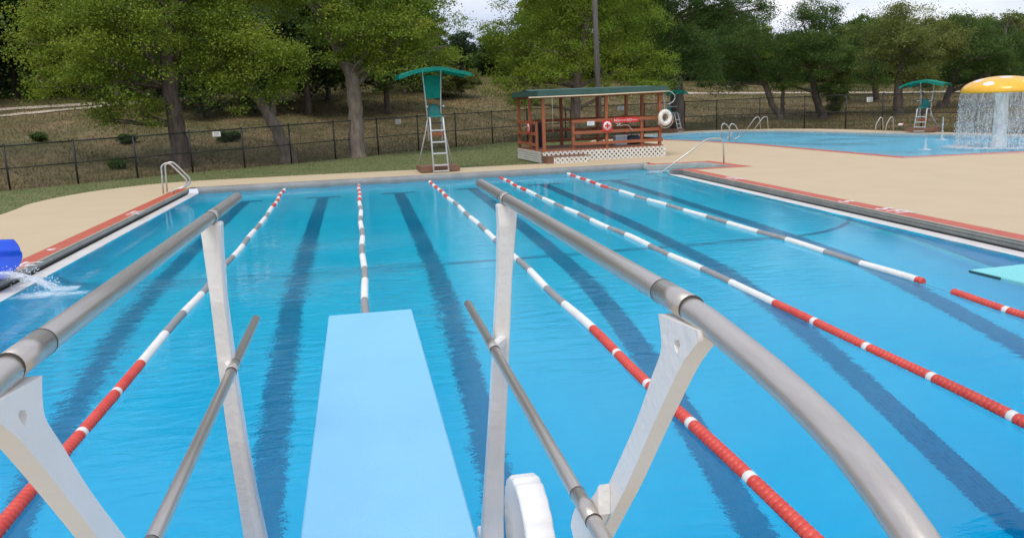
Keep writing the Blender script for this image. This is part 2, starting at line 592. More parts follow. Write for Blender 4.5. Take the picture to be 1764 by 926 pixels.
# ------------------------------------------------------------------ fence line and terrain
FL = [(-16.0, 26.6), (-11.27, 29.6), (-9.58, 30.9), (-8.0, 32.4), (-6.35, 33.9), (-4.55, 35.1), (-2.8, 36.4), (-1.0, 38.0), (0.95, 40.0),
      (3.0, 41.9), (5.1, 43.7), (7.35, 45.6), (9.6, 46.9), (12.1, 47.9), (14.7, 48.6), (17.4, 49.2), (20.1, 49.4), (22.0, 48.9),
      (24.3, 47.8), (26.2, 45.9), (27.2, 43.2), (27.3, 40.0), (27.4, 37.0), (27.8, 33.8), (28.1, 30.2), (28.5, 26.0), (29.0, 20.0)]
FLn = np.array(FL)
def beyond_fence(x, y):
    """signed distance outside the fence line (positive beyond it), arrays"""
    best = np.full(x.shape, 1e9)
    sgn = np.ones(x.shape)
    for a, b in zip(FLn[:-1], FLn[1:]):
        d = b - a
        L2 = d @ d
        t = np.clip(((x - a[0]) * d[0] + (y - a[1]) * d[1]) / L2, 0, 1)
        qx, qy = a[0] + t * d[0], a[1] + t * d[1]
        dist = np.hypot(x - qx, y - qy)
        s = d[0] * (y - a[1]) - d[1] * (x - a[0])
        m = dist < best
        best = np.where(m, dist, best)
        sgn = np.where(m, np.sign(s), sgn)
    return best * sgn
HU = [-3.0, -0.6, -0.38, -0.2, 0.02, 0.13, 0.25, 0.40, 0.55, 0.75, 1.0, 1.6, 4.0]
HH = [3.5, 3.5, 3.6, 4.0, 4.6, 4.9, 4.4, 3.6, 2.9, 2.1, 1.4, 1.0, 1.0]
def terrain(x, y):
    x = np.asarray(x, float)
    y = np.asarray(y, float)
    d = beyond_fence(x, y)
    u = np.where(y > 4, x / np.maximum(y, 4), np.sign(x) * 3)
    H = np.interp(u, HU, HH)
    t = np.clip((d - 1.0) / 34.0, 0, 1)
    s = 0.55 * t + 0.45 * t * t * (3 - 2 * t)
    far = np.clip((d - 35) / 150.0, 0, 1) * 2.0
    bumps = 0.12 * np.sin(x * 0.53 + 1.2) * np.sin(y * 0.41) + 0.07 * np.sin(x * 1.3 + y * 0.9)
    return 0.10 + H * s + far + bumps * np.clip(d / 6, 0, 1)
def tz(x, y):
    return float(terrain(np.array([x]), np.array([y]))[0])
def hit(px, py):
    """where the pixel's sight line meets the terrain"""
    d = ray(px, py)
    d = d / d.y
    ys = np.arange(20, 220, 0.25)
    xs = CAM.x + d.x * ys
    zs = CAM.z + d.z * ys
    g = terrain(xs, ys)
    k = np.nonzero(zs <= g)[0]
    i = k[0] if len(k) else len(ys) - 1
    return Vector((xs[i], ys[i], g[i]))

# pool outlines (metres; water level z = 0)
def lx(y):
    return -4.655 - 0.0045 * (y - 12)          # water edge, left
def rx(y):
    return 8.60 + 0.036 * (y - 13)             # water edge, right
YN, YF = 2.7, 25.62
AL = (23.25, 25.25, 11.0)                      # stair alcove y0, y1, x1
POOL = [(lx(YN), YN), (rx(YN), YN), (rx(AL[0]), AL[0]), (AL[2], AL[0]), (AL[2] - 0.1, AL[1]), (rx(AL[1]), AL[1]), (rx(YF), YF), (lx(YF), YF)]
P2 = [(16.86, 23.3), (20.8, 22.95), (27.2, 22.4), (27.0, 27.0), (26.6, 30.0), (25.6, 34.0), (24.7, 37.0), (24.2, 40.3), (23.3, 44.0), (22.0, 46.6), (20.0, 47.2), (17.0, 46.2),
      (14.6, 44.0), (15.5, 40.5), (16.5, 36.5), (16.9, 33.0), (16.86, 28.0)]
def offset_poly(P, d):
    n = len(P)
    out = []
    area = sum(P[i][0] * P[(i + 1) % n][1] - P[(i + 1) % n][0] * P[i][1] for i in range(n))
    sg = 1 if area > 0 else -1
    for i in range(n):
        p0, p1, p2 = Vector(P[i - 1]), Vector(P[i]), Vector(P[(i + 1) % n])
        e1, e2 = (p1 - p0).normalized(), (p2 - p1).normalized()
        n1, n2 = Vector((e1.y, -e1.x)) * sg, Vector((e2.y, -e2.x)) * sg
        k = max(0.25, 1 + n1.dot(n2))
        out.append(tuple(p1 + (n1 + n2) * (d / k)))
    return out
def z3(P, z):
    return [(p[0], p[1], z) for p in P]
def in_poly(x, y, P):
    r = np.zeros(x.shape, bool)
    n = len(P)
    for i in range(n):
        x1, y1 = P[i]
        x2, y2 = P[(i + 1) % n]
        c = ((y1 > y) != (y2 > y)) & (x < (x2 - x1) * (y - y1) / ((y2 - y1) if y2 != y1 else 1e-9) + x1)
        r ^= c
    return r

# --- ground: one sheet to the horizon
def build_ground():
    xs = np.concatenate([np.linspace(-900, -60, 18)[:-1], np.arange(-60, 90, 0.8), np.linspace(90, 900, 18)])
    ys = np.concatenate([np.linspace(-300, -20, 8)[:-1], np.arange(-20, 130, 0.8), np.linspace(130, 1200, 22)])
    X, Y = np.meshgrid(xs, ys)
    Z = terrain(X.ravel(), Y.ravel()).reshape(X.shape)
    ny, nx = X.shape
    v = np.stack([X.ravel(), Y.ravel(), Z.ravel()], 1)
    i, j = np.meshgrid(np.arange(nx - 1), np.arange(ny - 1))
    a = (j * nx + i).ravel()
    f = np.stack([a, a + 1, a + nx + 1, a + nx], 1)
    inside = in_poly(v[:, 0], v[:, 1], offset_poly(POOL, 1.0)) | in_poly(v[:, 0], v[:, 1], offset_poly(P2, 0.9))
    f = f[~inside[f].any(1)]
    me = bpy.data.meshes.new('ground')
    me.from_pydata(v.tolist(), [], f.tolist())
    for p in me.polygons:
        p.use_smooth = True
    me.materials.append(ground_mat())
    o = bpy.data.objects.new('ground', me)
    COL.objects.link(o)
    return struct(o, 'dry brown grass slope rising beyond the black fence', 'ground')
def ground_mat():
    m = material('dry_grass_ground', (0.1, 0.08, 0.04), 0.95)
    t = m.node_tree
    b = t.nodes['Principled BSDF']
    N = t.nodes.new
    c = N('ShaderNodeTexCoord')
    def noise(sc, de):
        n = N('ShaderNodeTexNoise')
        n.inputs['Scale'].default_value = sc
        n.inputs['Detail'].default_value = de
        n.inputs['Roughness'].default_value = 0.62
        t.links.new(c.outputs['Object'], n.inputs['Vector'])
        return n
    n1, n2, n3 = noise(0.22, 4), noise(1.6, 8), noise(18, 5)
    r1 = N('ShaderNodeValToRGB')
    r1.color_ramp.elements[0].position = 0.36
    r1.color_ramp.elements[0].color = (0.10, 0.10, 0.036, 1)
    r1.color_ramp.elements[1].position = 0.62
    r1.color_ramp.elements[1].color = (0.20, 0.152, 0.074, 1)
    r2 = N('ShaderNodeValToRGB')
    r2.color_ramp.elements[0].position = 0.3
    r2.color_ramp.elements[0].color = (0.55, 0.52, 0.5, 1)
    r2.color_ramp.elements[1].position = 0.7
    r2.color_ramp.elements[1].color = (1.3, 1.25, 1.2, 1)
    mixm = N('ShaderNodeMix')
    mixm.data_type = 'RGBA'
    mixm.blend_type = 'MULTIPLY'
    mixm.inputs['Factor'].default_value = 1.0
    t.links.new(n1.outputs['Fac'], r1.inputs['Fac'])
    t.links.new(n2.outputs['Fac'], r2.inputs['Fac'])
    t.links.new(r1.outputs[0], mixm.inputs['A'])
    t.links.new(r2.outputs[0], mixm.inputs['B'])
    t.links.new(mixm.outputs['Result'], b.inputs['Base Color'])
    bp = N('ShaderNodeBump')
    bp.inputs['Strength'].default_value = 0.8
    bp.inputs['Distance'].default_value = 0.06
    t.links.new(n3.outputs['Fac'], bp.inputs['Height'])
    t.links.new(bp.outputs[0], b.inputs['Normal'])
    return m
build_ground()

# --- lawn strip between deck and fence
M['lawn'] = material('mown_lawn', (0.085, 0.12, 0.03), 0.95, (0.16, 0.16, 0.06), 0.9, 8, 0.7, 30, lo=0.3, hi=0.7)
DECK = [(-7.2, -14), (-7.9, 10.0), (-8.4, 21.3), (-8.62, 23.6), (-8.35, 25.6), (-7.7, 27.2), (-6.5, 28.45), (-5.2, 28.85), (-3.0, 28.85), (0, 28.75), (3.5, 28.5), (6.4, 28.35),
        (6.9, 29.6), (7.2, 32.5), (9.0, 36.5), (11.5, 41.0), (13.5, 46.0), (16.5, 48.2), (19.5, 48.9), (22.2, 48.2), (24.6, 46.3), (25.9, 43.5), (26.4, 40.0), (26.6, 37.0), (27.0, 33.5), (27.5, 30.0), (28.2, 21.0), (28.6, -14)]
def catmull(P, sub=5):
    out = []
    for i in range(len(P) - 1):
        p0, p1, p2, p3 = [np.array(P[min(max(q, 0), len(P) - 1)]) for q in (i - 1, i, i + 1, i + 2)]
        for k in range(sub):
            t = k / sub
            out.append(tuple(0.5 * (2 * p1 + (p2 - p0) * t + (2 * p0 - 5 * p1 + 4 * p2 - p3) * t * t + (3 * p1 - p0 - 3 * p2 + p3) * t ** 3)))
    return out + [tuple(P[-1])]
LEFTB = catmull(DECK[1:12])
DECK = [DECK[0]] + LEFTB + DECK[12:]
bm = bmesh.new()
lw = [(x, y) for x, y in FL[:15]]
lawn = [(-16, -14)] + lw + [(13.6, 46.2), (11.5, 41.0), (9.0, 36.5), (7.2, 32.5), (6.9, 29.6)] + [DECK[0]] [:0] + LEFTB[::-1] + [DECK[0]]
lawn[-1] = (-7.2, -14)
poly(bm, [(x, y, 0) for x, y in lawn], z=0.104)
struct(obj('lawn', bm, M['lawn']), 'mown green lawn between the beige deck and the fence', 'lawn')

# --- deck with holes for both pools
bm = bmesh.new()
RED_IN, RED_OUT = 0.50, 0.92
pool_hole = offset_poly(POOL, 0.30)
p2_hole = offset_poly(P2, 0.16)
vs = poly(bm, [(x, y, 0) for x, y in DECK], [[(x, y, 0) for x, y in pool_hole], [(x, y, 0) for x, y in p2_hole]], z=0.15)
n = len(DECK)
top = vs[:n]
low = [bm.verts.new((v.co.x, v.co.y, -0.1)) for v in top]
for i in range(n):
    bm.faces.new((top[i], top[(i + 1) % n], low[(i + 1) % n], low[i]))
struct(obj('pool_deck', bm, M['deck']), 'beige painted concrete deck around both pools', 'deck')

# --- edge profile of the first pool: white lip, dark channel, grey coping, red tile band
def sweep(P, prof, closed_range, names_mats, obname, lab, cat):
    """prof: list of (offset outwards, z, material index of the strip that starts here)"""
    bm = bmesh.new()
    rows = [offset_poly(P, o) if abs(o) > 1e-6 else P for (o, z, mi) in prof]
    npt = len(P)
    ring = [[bm.verts.new((rows[k][i][0], rows[k][i][1], prof[k][1])) for i in range(npt)] for k in range(len(prof))]
    for k in range(len(prof) - 1):
        for i in closed_range:
            j = (i + 1) % npt
            f = bm.faces.new((ring[k][i], ring[k][j], ring[k + 1][j], ring[k + 1][i]))
            f.material_index = prof[k][2]
            f.smooth = prof[k][2] == 2
    bmesh.ops.recalc_face_normals(bm, faces=bm.faces)
    for f in bm.faces:
        if f.normal.z < -0.2:
            f.normal_flip()
    return struct(obj(obname, bm, names_mats), lab, cat)
pm = [M['lip'], M['channel'], M['coping'], M['red']]
side = [(0.0, -0.05, 0), (0.0, 0.018, 0), (0.02, 0.024, 0), (0.275, 0.012, 0), (0.28, -0.10, 1), (0.36, -0.10, 1), (0.36, -0.01, 1), (0.325, 0.015, 2), (0.306, 0.055, 2), (0.304, 0.10, 2), (0.314, 0.14, 2), (0.33, 0.158, 3), (0.64, 0.156, 3)]
farp = [(0.0, -0.05, 2), (-0.005, 0.02, 2), (-0.012, 0.07, 2), (0.0, 0.12, 2), (0.03, 0.165, 2), (0.08, 0.19, 2), (0.16, 0.194, 2), (0.24, 0.186, 2), (0.30, 0.156, 3), (0.40, 0.154, 3)]
sweep(POOL, side, [7], pm, 'pool_gutter', 'white lip, grey coping and red tile band along the left pool edge', 'pool edge')
sweep(POOL, side, [1], pm, 'pool_gutter', 'white lip, grey coping and red tile band along the right pool edge', 'pool edge')
pmf = [M['lip'], M['channel'], M['far_coping'], M['red']]
sweep(POOL, farp, [6], pmf, 'pool_coping', 'rounded grey coping along the far pool edge', 'pool edge')
sweep(POOL, farp, [0], pmf, 'pool_coping', 'rounded grey coping below the diving boards', 'pool edge')
alp = [(0.0, -0.3, 2), (0.0, 0.10, 2), (0.015, 0.14, 2), (0.05, 0.156, 3), (0.42, 0.154, 3)]
sweep(POOL, alp, [2, 3, 4, 5], pm, 'alcove_edge', 'red tiled edge of the stair alcove', 'pool edge')

# --- basin of the first pool
def fz(y):
    return float(np.interp(y, [0, 6.0, 7.0, 11.6, 14.0, 24.0, 26.0], [-3.40, -3.30, -3.06, -1.62, -1.45, -1.22, -1.18]))
def zf(x, y):
    """pool floor with wide coves running up the side walls"""
    D = -fz(y)
    r = min(1.15, D * 0.85)
    dl, dr = x - lx(y), rx(y) - x
    d = dl if (dl < dr or AL[0] - 0.01 <= y <= AL[1] + 0.01) else dr
    if d >= r:
        return -D
    return -D + r * (1 - math.sqrt(max(0.0, 1 - ((r - max(d, 0)) / r) ** 2)))
bm = bmesh.new()
ys = sorted(set([YN, AL[0], AL[0] + 0.02, AL[1] - 0.02, AL[1], YF] + [round(YN + 0.4 * k, 3) for k in range(1, 57) if YN + 0.4 * k < YF - 0.1]))
ts = [0, 0.004, 0.012, 0.022, 0.035, 0.05, 0.066, 0.083]
ts = ts + [0.2, 0.35, 0.5, 0.65, 0.8] + [1 - q for q in ts[::-1]]
grid = []
for y in ys:
    ye = min(max(y, AL[0] + 0.005), AL[1] - 0.005) if AL[0] + 0.01 < y < AL[1] - 0.01 else y + (-0.02 if y <= AL[0] + 0.01 else 0.02 if y >= AL[1] - 0.01 else 0)
    row = []
    for t_ in ts:
        x = lx(y) + (rx(y) - lx(y)) * t_
        row.append(bm.verts.new((x, y, zf(x, ye))))
    grid.append(row)
for a in range(len(ys) - 1):
    for b_ in range(len(ts) - 1):
        f = bm.faces.new((grid[a][b_], grid[a][b_ + 1], grid[a + 1][b_ + 1], grid[a + 1][b_]))
        f.smooth = True
    for fx, c_ in ((lx, 0), (rx, -1)):
        if c_ == -1 and ys[a] >= AL[0] - 0.001 and ys[a + 1] <= AL[1] + 0.001:
            continue
        f = bm.faces.new((grid[a][c_], grid[a + 1][c_], bm.verts.new((fx(ys[a + 1]), ys[a + 1], 0.018)), bm.verts.new((fx(ys[a]), ys[a], 0.018))))
        f.smooth = True
for y, row in ((YN, grid[0]), (YF, grid[-1])):
    tops_ = [bm.verts.new((v.co.x, y, 0.018)) for v in row]
    for b_ in range(len(row) - 1):
        bm.faces.new((row[b_], row[b_ + 1], tops_[b_ + 1], tops_[b_]))
for k in range(4):   # alcove steps climbing to the right
    xa, xb = rx(AL[0]) + 0.5 * k, (rx(AL[0]) + 0.5 * (k + 1) if k < 3 else AL[2])
    z1 = -0.95 + 0.26 * k
    box(bm, ((xa + xb) / 2, (AL[0] + AL[1]) / 2, z1 - 0.5), (xb - xa, AL[1] - AL[0] + 0.02, 1.0))
# dark tile lane lines, flush strips 4 mm proud of the floor
LANES = [-3.2, -1.067, 1.067, 3.2, 5.335, 7.47]
def strip(x0, x1, y0, y1, dz=0.008):
    yy = [y0] + [y for y in ys if y0 < y < y1] + [y1]
    for a, b in zip(yy, yy[1:]):
        f = bm.faces.new([bm.verts.new((x, y, zf(x, y) + dz)) for x, y in ((x0, a), (x1, a), (x1, b), (x0, b))])
        f.material_index = 1
for x in LANES:
    for q in range(4):
        strip(x - 0.155 + 0.0775 * q, x - 0.0775 + 0.0775 * q, 3.4, 23.75)
    strip(x - 0.48, x + 0.48, 23.754, 24.03)
prevv = None
for t_ in np.linspace(0.0005, 0.9995, 80):
    x = lx(13.4) + (rx(13.4) - lx(13.4)) * t_
    nx_ = 0.012 if t_ < 0.08 else (-0.012 if t_ > 0.92 else 0)
    cur = [bm.verts.new((x + nx_, yy, zf(x, yy) + 0.012)) for yy in (13.36, 13.50)]
    if prevv:
        f = bm.faces.new((prevv[0], cur[0], cur[1], prevv[1]))
        f.material_index = 1
    prevv = cur
for fx, sg in ((lx, 1), (rx, -1)):
    f = bm.faces.new([bm.verts.new((fx(13.4) + sg * 0.012, 13.36, zf(fx(13.36), 13.36))), bm.verts.new((fx(13.4) + sg * 0.012, 13.50, zf(fx(13.5), 13.5))),
                      bm.verts.new((fx(13.4) + sg * 0.012, 13.50, -0.02)), bm.verts.new((fx(13.4) + sg * 0.012, 13.36, -0.02))])
    f.material_index = 1
for k in range(5):   # inlet fittings on the far wall
    x = -1.067 + 2.134 * k - 2.134
    box(bm, (x, YF - 0.012, -0.17), (0.34, 0.02, 0.16), mi=2)
bmesh.ops.recalc_face_normals(bm, faces=[f for f in bm.faces if f.material_index == 9])
struct(obj('pool_basin', bm, [M['plaster'], M['tile'], M['coping']]), 'blue pool basin with dark tiled lane lines', 'pool')

# --- water of the first pool: a closed body
def water(name, P, zb, mat, lab):
    bm = bmesh.new()
    Q = offset_poly(P, 0.03)
    n = len(Q)
    A = poly(bm, z3(Q, 0), z=0.0)
    B = [bm.verts.new((x, y, zb)) for x, y in Q]
    for tri in tessellate_polygon([[Vector((x, y, 0)) for x, y in Q]]):
        bm.faces.new([B[i] for i in tri])
    for i in range(n):
        bm.faces.new((A[i], A[(i + 1) % n], B[(i + 1) % n], B[i]))
    bmesh.ops.recalc_face_normals(bm, faces=bm.faces)
    return struct(obj(name, bm, mat), lab, 'water')
water('pool_water', POOL, -3.6, M['water'], 'clear blue water of the lap pool')

# --- second pool
bm = bmesh.new()
poly(bm, z3(P2, 0), z=-0.75)
n = len(P2)
for i in range(n):
    a, b = P2[i], P2[(i + 1) % n]
    bm.faces.new([bm.verts.new((a[0], a[1], -0.75)), bm.verts.new((b[0], b[1], -0.75)), bm.verts.new((b[0], b[1], 0.1)), bm.verts.new((a[0], a[1], 0.1))])
struct(obj('wading_pool_basin', bm, M['plaster2']), 'pale blue basin of the wading pool', 'pool')
water('wading_pool_water', P2, -0.9, M['water2'], 'rippled pale blue water of the wading pool')
p2p = [(0.0, -0.02, 0), (0.0, 0.09, 0), (0.05, 0.12, 2), (0.14, 0.15, 2), (0.17, 0.156, 3), (0.55, 0.154, 3)]
p2n = [(0.0, -0.02, 0), (0.0, 0.09, 0), (0.03, 0.13, 3), (0.10, 0.156, 3), (0.44, 0.155, 0), (0.52, 0.154, 3), (0.60, 0.154, 3)]
p2f = [(0.0, -0.02, 2), (0.0, 0.10, 2), (0.05, 0.16, 2), (0.30, 0.17, 2), (0.36, 0.156, 3), (0.45, 0.154, 3)]
sweep(P2, p2p, [12, 13, 14, 15, 16], pm, 'wading_pool_edge', 'red tiled edge of the wading pool facing the lap pool', 'pool edge')
sweep(P2, p2n, [0, 1], pm, 'wading_pool_edge', 'red and white edge of the wading pool by the mushroom', 'pool edge')
sweep(P2, p2f, [2, 3, 4, 5, 6, 7, 8, 9, 10, 11], pm, 'wading_pool_edge', 'grey coping along the far side of the wading pool', 'pool edge')

# --- dirt tracks on the slopes
def track(rows, lab):
    bm = bmesh.new()
    prev = None
    for (pxx, yt, yb) in rows:
        a, b = hit(pxx, yt), hit(pxx, yb)
        cur = []
        for t in np.linspace(0, 1, 6):
            p = a.lerp(b, t)
            cur.append(bm.verts.new((p.x, p.y, tz(p.x, p.y) + 0.05)))
        if prev:
            for k in range(5):
                bm.faces.new((prev[k], prev[k + 1], cur[k + 1], cur[k]))
        prev = cur
    bmesh.ops.recalc_face_normals(bm, faces=bm.faces)
    for f in bm.faces:
        if f.normal.z < 0:
            f.normal_flip()
    return struct(obj('dirt_road', bm, M['dirt']), lab, 'road')
track([(x, 190 - 0.062 * x - 2, 190 - 0.062 * x + 2.2) for x in range(-160, 321, 20)], 'pale upper track of the dirt road below the left woods')
track([(x, 201 - 0.095 * x - 1.6, 201 - 0.095 * x + 1.8) for x in range(-160, 321, 20)], 'pale lower track of the dirt road on the left slope')
track([(x, 160.5 - 0.004 * (x - 1480) - 1.2, 160.5 - 0.004 * (x - 1480) + 1.6) for x in range(1180, 1765, 24)], 'pale park road beyond the wading pool')

# depth marks painted on the red band
def mark(px, py, body, rz, size=0.40):
    p = atz(px, py, 0.158)
    o = text_mesh(body, size, M['sign_white'], None, p, (0, 0, rz), 'depth_mark', 0.001, 0.012)
    return o
for (px, py, body, rz, lab) in [(47, 457, '9 FT', R_(90), 'white depth mark on the red band beside the blue slide'),
                                (100, 428.5, '9', R_(90), 'single white numeral on the left red band'),
                                (236, 366, '5 FT', R_(90), 'white depth mark on the left red band toward the ladder'),
                                (1264, 307, '4 FT', R_(-90), 'white depth mark on the right red band near the stair alcove'),
                                (1457, 346.8, '5', R_(-90), 'single white numeral on the right red band'),
                                (1539, 362.3, '5 FT', R_(-90), 'white depth mark at the near end of the right red band')]:
    o = mark(px, py, body, rz)
    tag(o, lab, 'marking', 'depth marks on the red tile bands', 'structure')

# ------------------------------------------------------------------ diving board and its stand
def springboard(name, label, loc, rz, board_mat, full=True):
    t = thing(name, label, 'diving board', loc, rz)
    # board: local y from 0 (rear) to 4.88 (tip), top at local z = 1.025
    bm = bmesh.new()
    secs = [(0.0, 0.036), (1.0, 0.045), (2.4, 0.046), (3.6, 0.036), (4.88, 0.026)]
    hw = 0.254
    prev = None
    for (y, th) in secs:
        zt = 1.025 if y < 4.8 else 1.024
        r = [bm.verts.new((x, y, z)) for x, z in ((-hw, zt - 0.008), (-hw + 0.006, zt), (hw - 0.006, zt), (hw, zt - 0.008), (hw, zt - th), (-hw, zt - th))]
        if prev:
            for k in range(6):
                bm.faces.new((prev[k], prev[(k + 1) % 6], r[(k + 1) % 6], r[k]))
        else:
            bm.faces.new(r)
        prev = r
    bm.faces.new(prev[::-1])
    bmesh.ops.recalc_face_normals(bm, faces=bm.faces)
    brd = obj('board', bm, board_mat, t)
    if not full:
        bm = bmesh.new()
        beam(bm, (-hw - 0.004, 4.62, 1.012), (-hw - 0.004, 4.885, 1.012), 0.008, 0.016)
        obj('edge_strip', bm, M['teal_edge'], brd)
        bm = bmesh.new()
        box(bm, (0, 2.0, 0.86), (0.62, 0.16, 0.2), bevel=0.02)
        for s in (-1, 1):
            beam(bm, (s * 0.2, 2.0, 0.8), (s * 0.26, 1.5, 0.02), 0.09, 0.12, bevel=0.01)
        obj('stand', bm, M['cast'], t)
        bm = bmesh.new()
        beam(bm, (-0.26, 0.1, 0.92), (0.26, 0.1, 0.92), 0.1, 0.1)
        for s in (-1, 1):
            beam(bm, (s * 0.22, 0.1, 0.9), (s * 0.22, 0.1, 0.02), 0.09, 0.09)
        obj('rear_anchor', bm, M['cast'], t)
        return t
    y0 = loc[1]
    def rail(pts, r, ring_ys, sleeve, x):
        bm = bmesh.new()
        tube(bm, pts, r, 20, mi=0)
        for (ya, yb, z) in sleeve:
            tube(bm, [(x, ya, z), (x, yb, z)], r + 0.0010, 24, caps=True, mi=0)
            for yy in (ya, yb):
                tube(bm, [(x, yy - 0.0012, z), (x, yy + 0.0012, z)], r + 0.0015, 24, mi=1)
        return bm
    for s in (-1, 1):
        x = 0.5 * s
        z = 1.773
        # world heights: rail axis about 1.922 above the water, the stand stands on the deck at 0.15
        up_ = [(x, 3.50, z), (x, 1.32, z)]
        bend = [(1.15, z - 0.004), (1.09, z - 0.009), (1.02, z - 0.0155), (0.95, z - 0.0225), (0.88, z - 0.032), (0.82, z - 0.0425), (0.76, z - 0.056), (0.70, z - 0.076), (0.65, z - 0.098), (0.60, z - 0.127), (0.54, z - 0.172), (0.48, z - 0.235), (0.42, z - 0.33), (0.37, z - 0.45), (0.34, z - 0.60), (0.33, z - 0.80), (0.33, 0.02)]
        pts = [(px_, py_ - y0, pz_) for px_, py_, pz_ in up_] + [(x, yy - y0, zz) for yy, zz in bend]
        obj('top_rail', rail(pts, 0.0208, None, [(2.935 - y0, 2.845 - y0, z), (1.335 - y0, 1.205 - y0, z)], x), [M['steel'], M['steel_ring']], t)
        xl = 0.43 if s > 0 else -0.485
        zl, ye = (1.233, 3.58) if s > 0 else (1.242, 3.58)
        pts = [(xl, ye - y0, zl), (xl, 1.7 - y0, zl - 0.004), (xl, 1.45 - y0, zl - 0.004), (xl, 1.0 - y0, zl - 0.01), (xl, 0.75 - y0, zl - 0.05), (xl, 0.62 - y0, zl - 0.14), (xl, 0.58 - y0, zl - 0.4), (xl, 0.58 - y0, 0.02)]
        bm = rail(pts, 0.0174, None, [(2.93 - y0, 2.84 - y0, zl), (1.69 - y0, 1.56 - y0, zl - 0.003)], xl)
        obj('lower_rail', bm, [M['steel'], M['steel_ring']], t)
        # front post: slim tapering casting with a raised rib on the edge
        bm = bmesh.new()
        A = [(-0.5, 2.872, 1.755), (-0.502, 2.875, 1.68), (-0.508, 2.905, 1.48), (-0.519, 2.985, 1.2), (-0.530, 3.10, 0.9), (-0.540, 3.24, 0.6), (-0.547, 3.38, 0.3), (-0.55, 3.50, 0.02)]
        wid = [0.068, 0.060, 0.050, 0.056, 0.063, 0.072, 0.090, 0.11]
        if s > 0:
            A = [(0.5, 2.885, 1.755), (0.498, 2.89, 1.68), (0.491, 2.95, 1.48), (0.482, 3.03, 1.2), (0.474, 3.13, 0.9), (0.467, 3.245, 0.6), (0.46, 3.34, 0.3), (0.455, 3.42, 0.02)]
        prev = None
        for (xi, yy, zz), w in zip(A, wid):
            d = 0.030
            sec = [(-w / 2, -d), (w / 2 * 0.55, -d), (w / 2 * 0.72, -d - 0.012), (w / 2, -d - 0.012), (w / 2, d), (-w / 2, d)]
            if s < 0:
                sec = [(-w / 2, -d), (w / 2 * 0.25, -d), (w / 2 * 0.42, -d - 0.012), (w / 2, -d - 0.012), (w / 2, d), (-w / 2, d)]
            r = [bm.verts.new((xi + a, yy - y0 + b, zz)) for a, b in sec]
            if prev:
                for q in range(6):
                    bm.faces.new((prev[q], prev[(q + 1) % 6], r[(q + 1) % 6], r[q]))
            else:
                bm.faces.new(r)
            prev = r
        bm.faces.new(prev[::-1])
        beam(bm, (s * 0.505 - (0.02 if s > 0 else 0.02), 3.0 - y0, zl - 0.012), (xl, 2.885 - y0, zl - 0.004), 0.03, 0.036, bevel=0.006)
        bmesh.ops.recalc_face_normals(bm, faces=bm.faces)
        bmesh.ops.bevel(bm, geom=[e for e in bm.edges if e.calc_face_angle(0) > 0.5], offset=0.004, segments=2, affect='EDGES')
        obj('front_post', bm, M['cast'], t, smooth=False)
        # rear post: forked casting with a small triangular eye below the rail
        out = []
        def pl(px_, py_):
            d = ray(px_, py_)
            q = CAM + d * ((0.475 - CAM.x) / d.x)
            return (q.y - y0 - (0.0 if s > 0 else 0.04), q.z - 0.15)
        left_edge = [(1131, 541), (1135, 572), (1135, 606), (1120, 648), (1093, 726), (1051, 822), (1040, 846), (1028, 860), (1014, 864), (1010, 880)]
        right_edge = [(1015, 965), (1030, 930), (1054, 882), (1079, 831), (1111, 757), (1143, 686), (1170, 630), (1192, 598), (1199, 588), (1199, 570)]
        outl = [tuple(pl(*p)) for p in catmull(left_edge, 4) + catmull(right_edge, 4)]
        eye = [pl(*q) for q in [(1159, 586), (1166, 585), (1168.5, 592), (1167, 601), (1163, 609), (1160, 603), (1158, 594)]]
        bm = bmesh.new()
        loops = [outl, eye]
        flat = [p_ for lp in loops for p_ in lp]
        sides = []
        for h in (s * 0.475, s * 0.507):
            sides.append([bm.verts.new((h, p_[0], p_[1])) for p_ in flat])
        for tri in tessellate_polygon([[Vector((p_[0], p_[1], 0)) for p_ in lp] for lp in loops]):
            for sv in sides:
                bm.faces.new([sv[q] for q in tri])
        o0 = 0
        for lp in loops:
            m_ = len(lp)
            for q in range(m_):
                a_, b_ = o0 + q, o0 + (q + 1) % m_
                bm.faces.new((sides[0][a_], sides[0][b_], sides[1][b_], sides[1][a_]))
            o0 += m_
        bmesh.ops.recalc_face_normals(bm, faces=bm.faces)
        nout = len(outl)
        outer = {v for sv in sides for v in sv[:nout]}
        rim = [e for e in bm.edges if e.calc_face_angle(0) > 1.0 and abs(e.verts[0].co.x - e.verts[1].co.x) < 1e-5 and e.verts[0] in outer and e.verts[1] in outer]
        bmesh.ops.bevel(bm, geom=rim, offset=0.005, segments=3, profile=0.5, affect='EDGES', clamp_overlap=True)
        foot = [tuple(pl(*q)) for q in catmull([(1049, 832), (1039, 850), (1024, 864), (1006, 872), (998, 900)], 4)] + [pl(*q) for q in [(1012, 960), (1030, 930), (1050, 884)]]
        prism(bm, foot, 'X', s * 0.448, s * 0.4755, bevel=0.004)
        obj('rear_post', bm, M['cast'], t)
    # fulcrum hand wheel on the right, its black bar under the board, and the base frame on the deck
    bm = bmesh.new()
    prof = [(0.150, -0.040), (0.196, -0.040), (0.202, -0.030), (0.202, 0.034), (0.196, 0.042), (0.165, 0.042), (0.150, 0.02)]
    lathe(bm, [(0.02, -0.015), (0.150, -0.02)] + prof[1:6] + [(0.150, 0.01), (0.02, 0.0)], 96, 'X', (0, 0, 0), smooth=True,
          mod=lambda a, r: 1 + (0.055 * abs(math.cos(a * 11)) ** 0.6 - 0.045 if r > 0.18 else 0))
    for k in range(4):
        a = k * math.pi / 2 + 0.4
        beam(bm, (0.0, 0.03 * math.cos(a), 0.03 * math.sin(a)), (0.0, 0.16 * math.cos(a), 0.16 * math.sin(a)), 0.03, 0.03)
    wh = obj('fulcrum_wheel', bm, M['wheel'], t)
